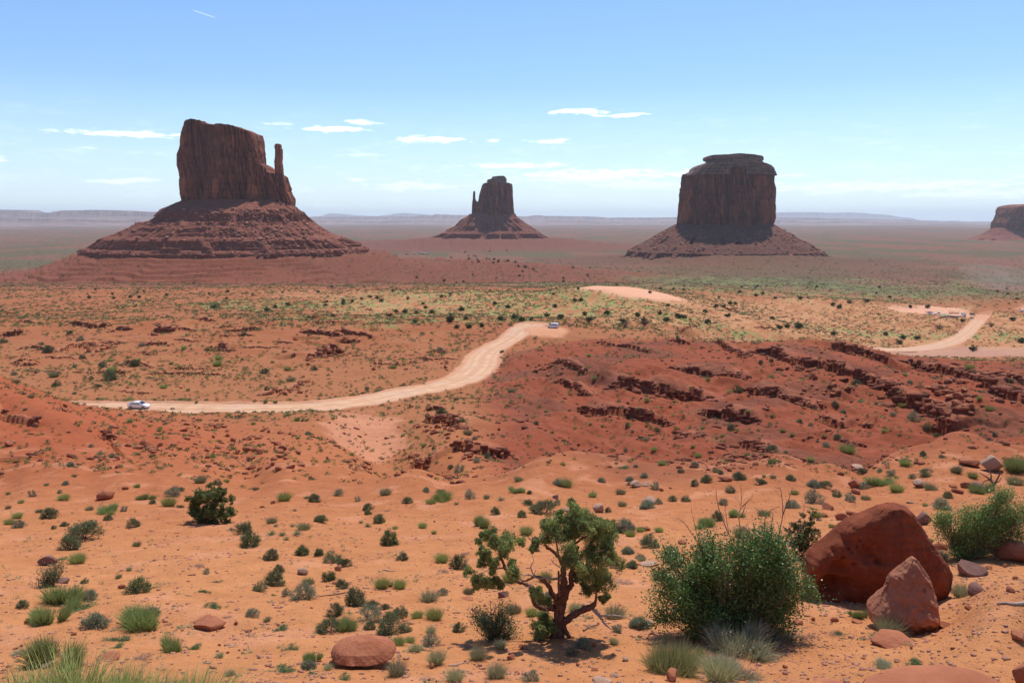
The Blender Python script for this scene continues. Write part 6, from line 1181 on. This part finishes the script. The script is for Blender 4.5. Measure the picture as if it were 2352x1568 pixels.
# ------------------------------------------------------------------ cabins far down the valley
M_cabin = flat('cabin_wall', (.26, .14, .10), .9); M_roofm = flat('dull_metal_roof', (.26, .21, .19), .7)
for i, (x, y, w_, lb) in enumerate(((205, 984, 9, 'small pale-roofed cabin, leftmost of the far row'), (300, 984, 12, 'small brown cabin second from the left in the far row'), (372, 976, 10, 'small cabin with a pale roof behind the far row'), (430, 975, 9, 'tiny cabin in the middle of the far row'), (470, 981, 16, 'longest low cabin at the right end of the far row'))):
    X, Y, Z = locate(*Zt(x, y), None, 1200); e = tag(empty('cabin', (X, Y, Z), .2*i), lb, 'cabin', 'far cabins in the valley'); a, b = w_/2, 4
    obj('wall', boxv(-a, a, -b, b, -1, 3), BF, M_cabin, e, False); obj('roof', [(-a-.4,-b-.4,2.9),(a+.4,-b-.4,2.9),(a+.4,b+.4,2.9),(-a-.4,b+.4,2.9),(-a-.4,0,4.6),(a+.4,0,4.6)], [(0,1,5,4),(2,3,4,5),(1,2,5),(3,0,4),(0,3,2,1)], M_roofm if i != 1 else M_cabin, e, False)
    obj('door', boxv(-.5, .5, -b-.06, -b-.01, 0, 2.1), BF, M_dark, e, False)
# ------------------------------------------------------------------ labels that single each thing out
from collections import defaultdict
ORD = ['']+[q+' nearest' for q in 'second third fourth fifth sixth seventh eighth ninth tenth eleventh twelfth thirteenth fourteenth fifteenth sixteenth seventeenth eighteenth nineteenth twentieth'.split()]
def where(u, v, skip):
    best = sorted(range(len(LM)), key=lambda i: math.hypot(LM[i][0]-u, (LM[i][1]-v)*1.6)); i = best[skip]; lu, lv, nm = LM[i]; dx, dy = u-lu, v-lv
    hx = 'left' if dx < 0 else 'right'; vy = 'behind' if dy < 0 else 'in front of'
    if abs(dx) > 2.2*abs(dy): pos = f'{hx} of'
    elif abs(dy) > 1.3*abs(dx): pos = vy
    else: pos = f'{"behind" if dy < 0 else "in front"} and {hx} of'
    return f'{pos} {nm}', math.hypot(dx, dy)
buckets = defaultdict(list); rlab = np.random.RandomState(3)
for o, desc, u, v, s_ in LBL:
    if o.get('label'): continue
    if len(desc.split()) > 7: o['label'] = desc; continue
    w1, d1 = where(u, v, 0); size = 'tiny ' if s_ < 9 else ('small ' if s_ < 20 else ('' if s_ < 36 else 'large '))
    if any(q in desc for q in ('small', 'large', 'slab', 'tall', 'long', 'flat')): size = ''
    buckets[size+desc, w1].append((d1, o, u, v, s_))
for (ds, w1), L in buckets.items():
    L.sort(key=lambda q: q[0])
    for i, (d1, o, u, v, s_) in enumerate(L):
        if len(L) == 1: lab = f'{ds} {w1}'
        elif i == 0: lab = f'nearest {ds} {w1}'
        elif i < 20: lab = f'{ORD[i]} {ds} {w1}'
        elif i == len(L)-1: lab = f'farthest {ds} {w1}'
        else: lab = f'{ds} farther out {w1}'
        lab = ' '.join(lab.split())
        if len(lab.replace('-', ' ').split()) > 16: lab = lab.replace('dark purplish-brown', 'purplish').replace('in front and', 'front and').replace('pyramid-shaped', 'pyramid').replace('mushroom-shaped', 'mushroom')
        import re as _re
        if len(_re.findall(r"[A-Za-z']+", lab)) > 15: lab = lab.replace('the ', '', 1) if lab.startswith('the ') else lab.replace(' angular', '').replace(' and left of', ', left of').replace(' and right of', ', right of').replace('pushed ', '').replace('nearest ', '', 1) if 'nearest' in lab and not lab.startswith(('second', 'third', 'fourth', 'fifth', 'sixth', 'seventh', 'eighth')) else lab.replace(' and left of', ' left of').replace(' and right of', ' right of').replace(' angular', '')
        o['label'] = lab
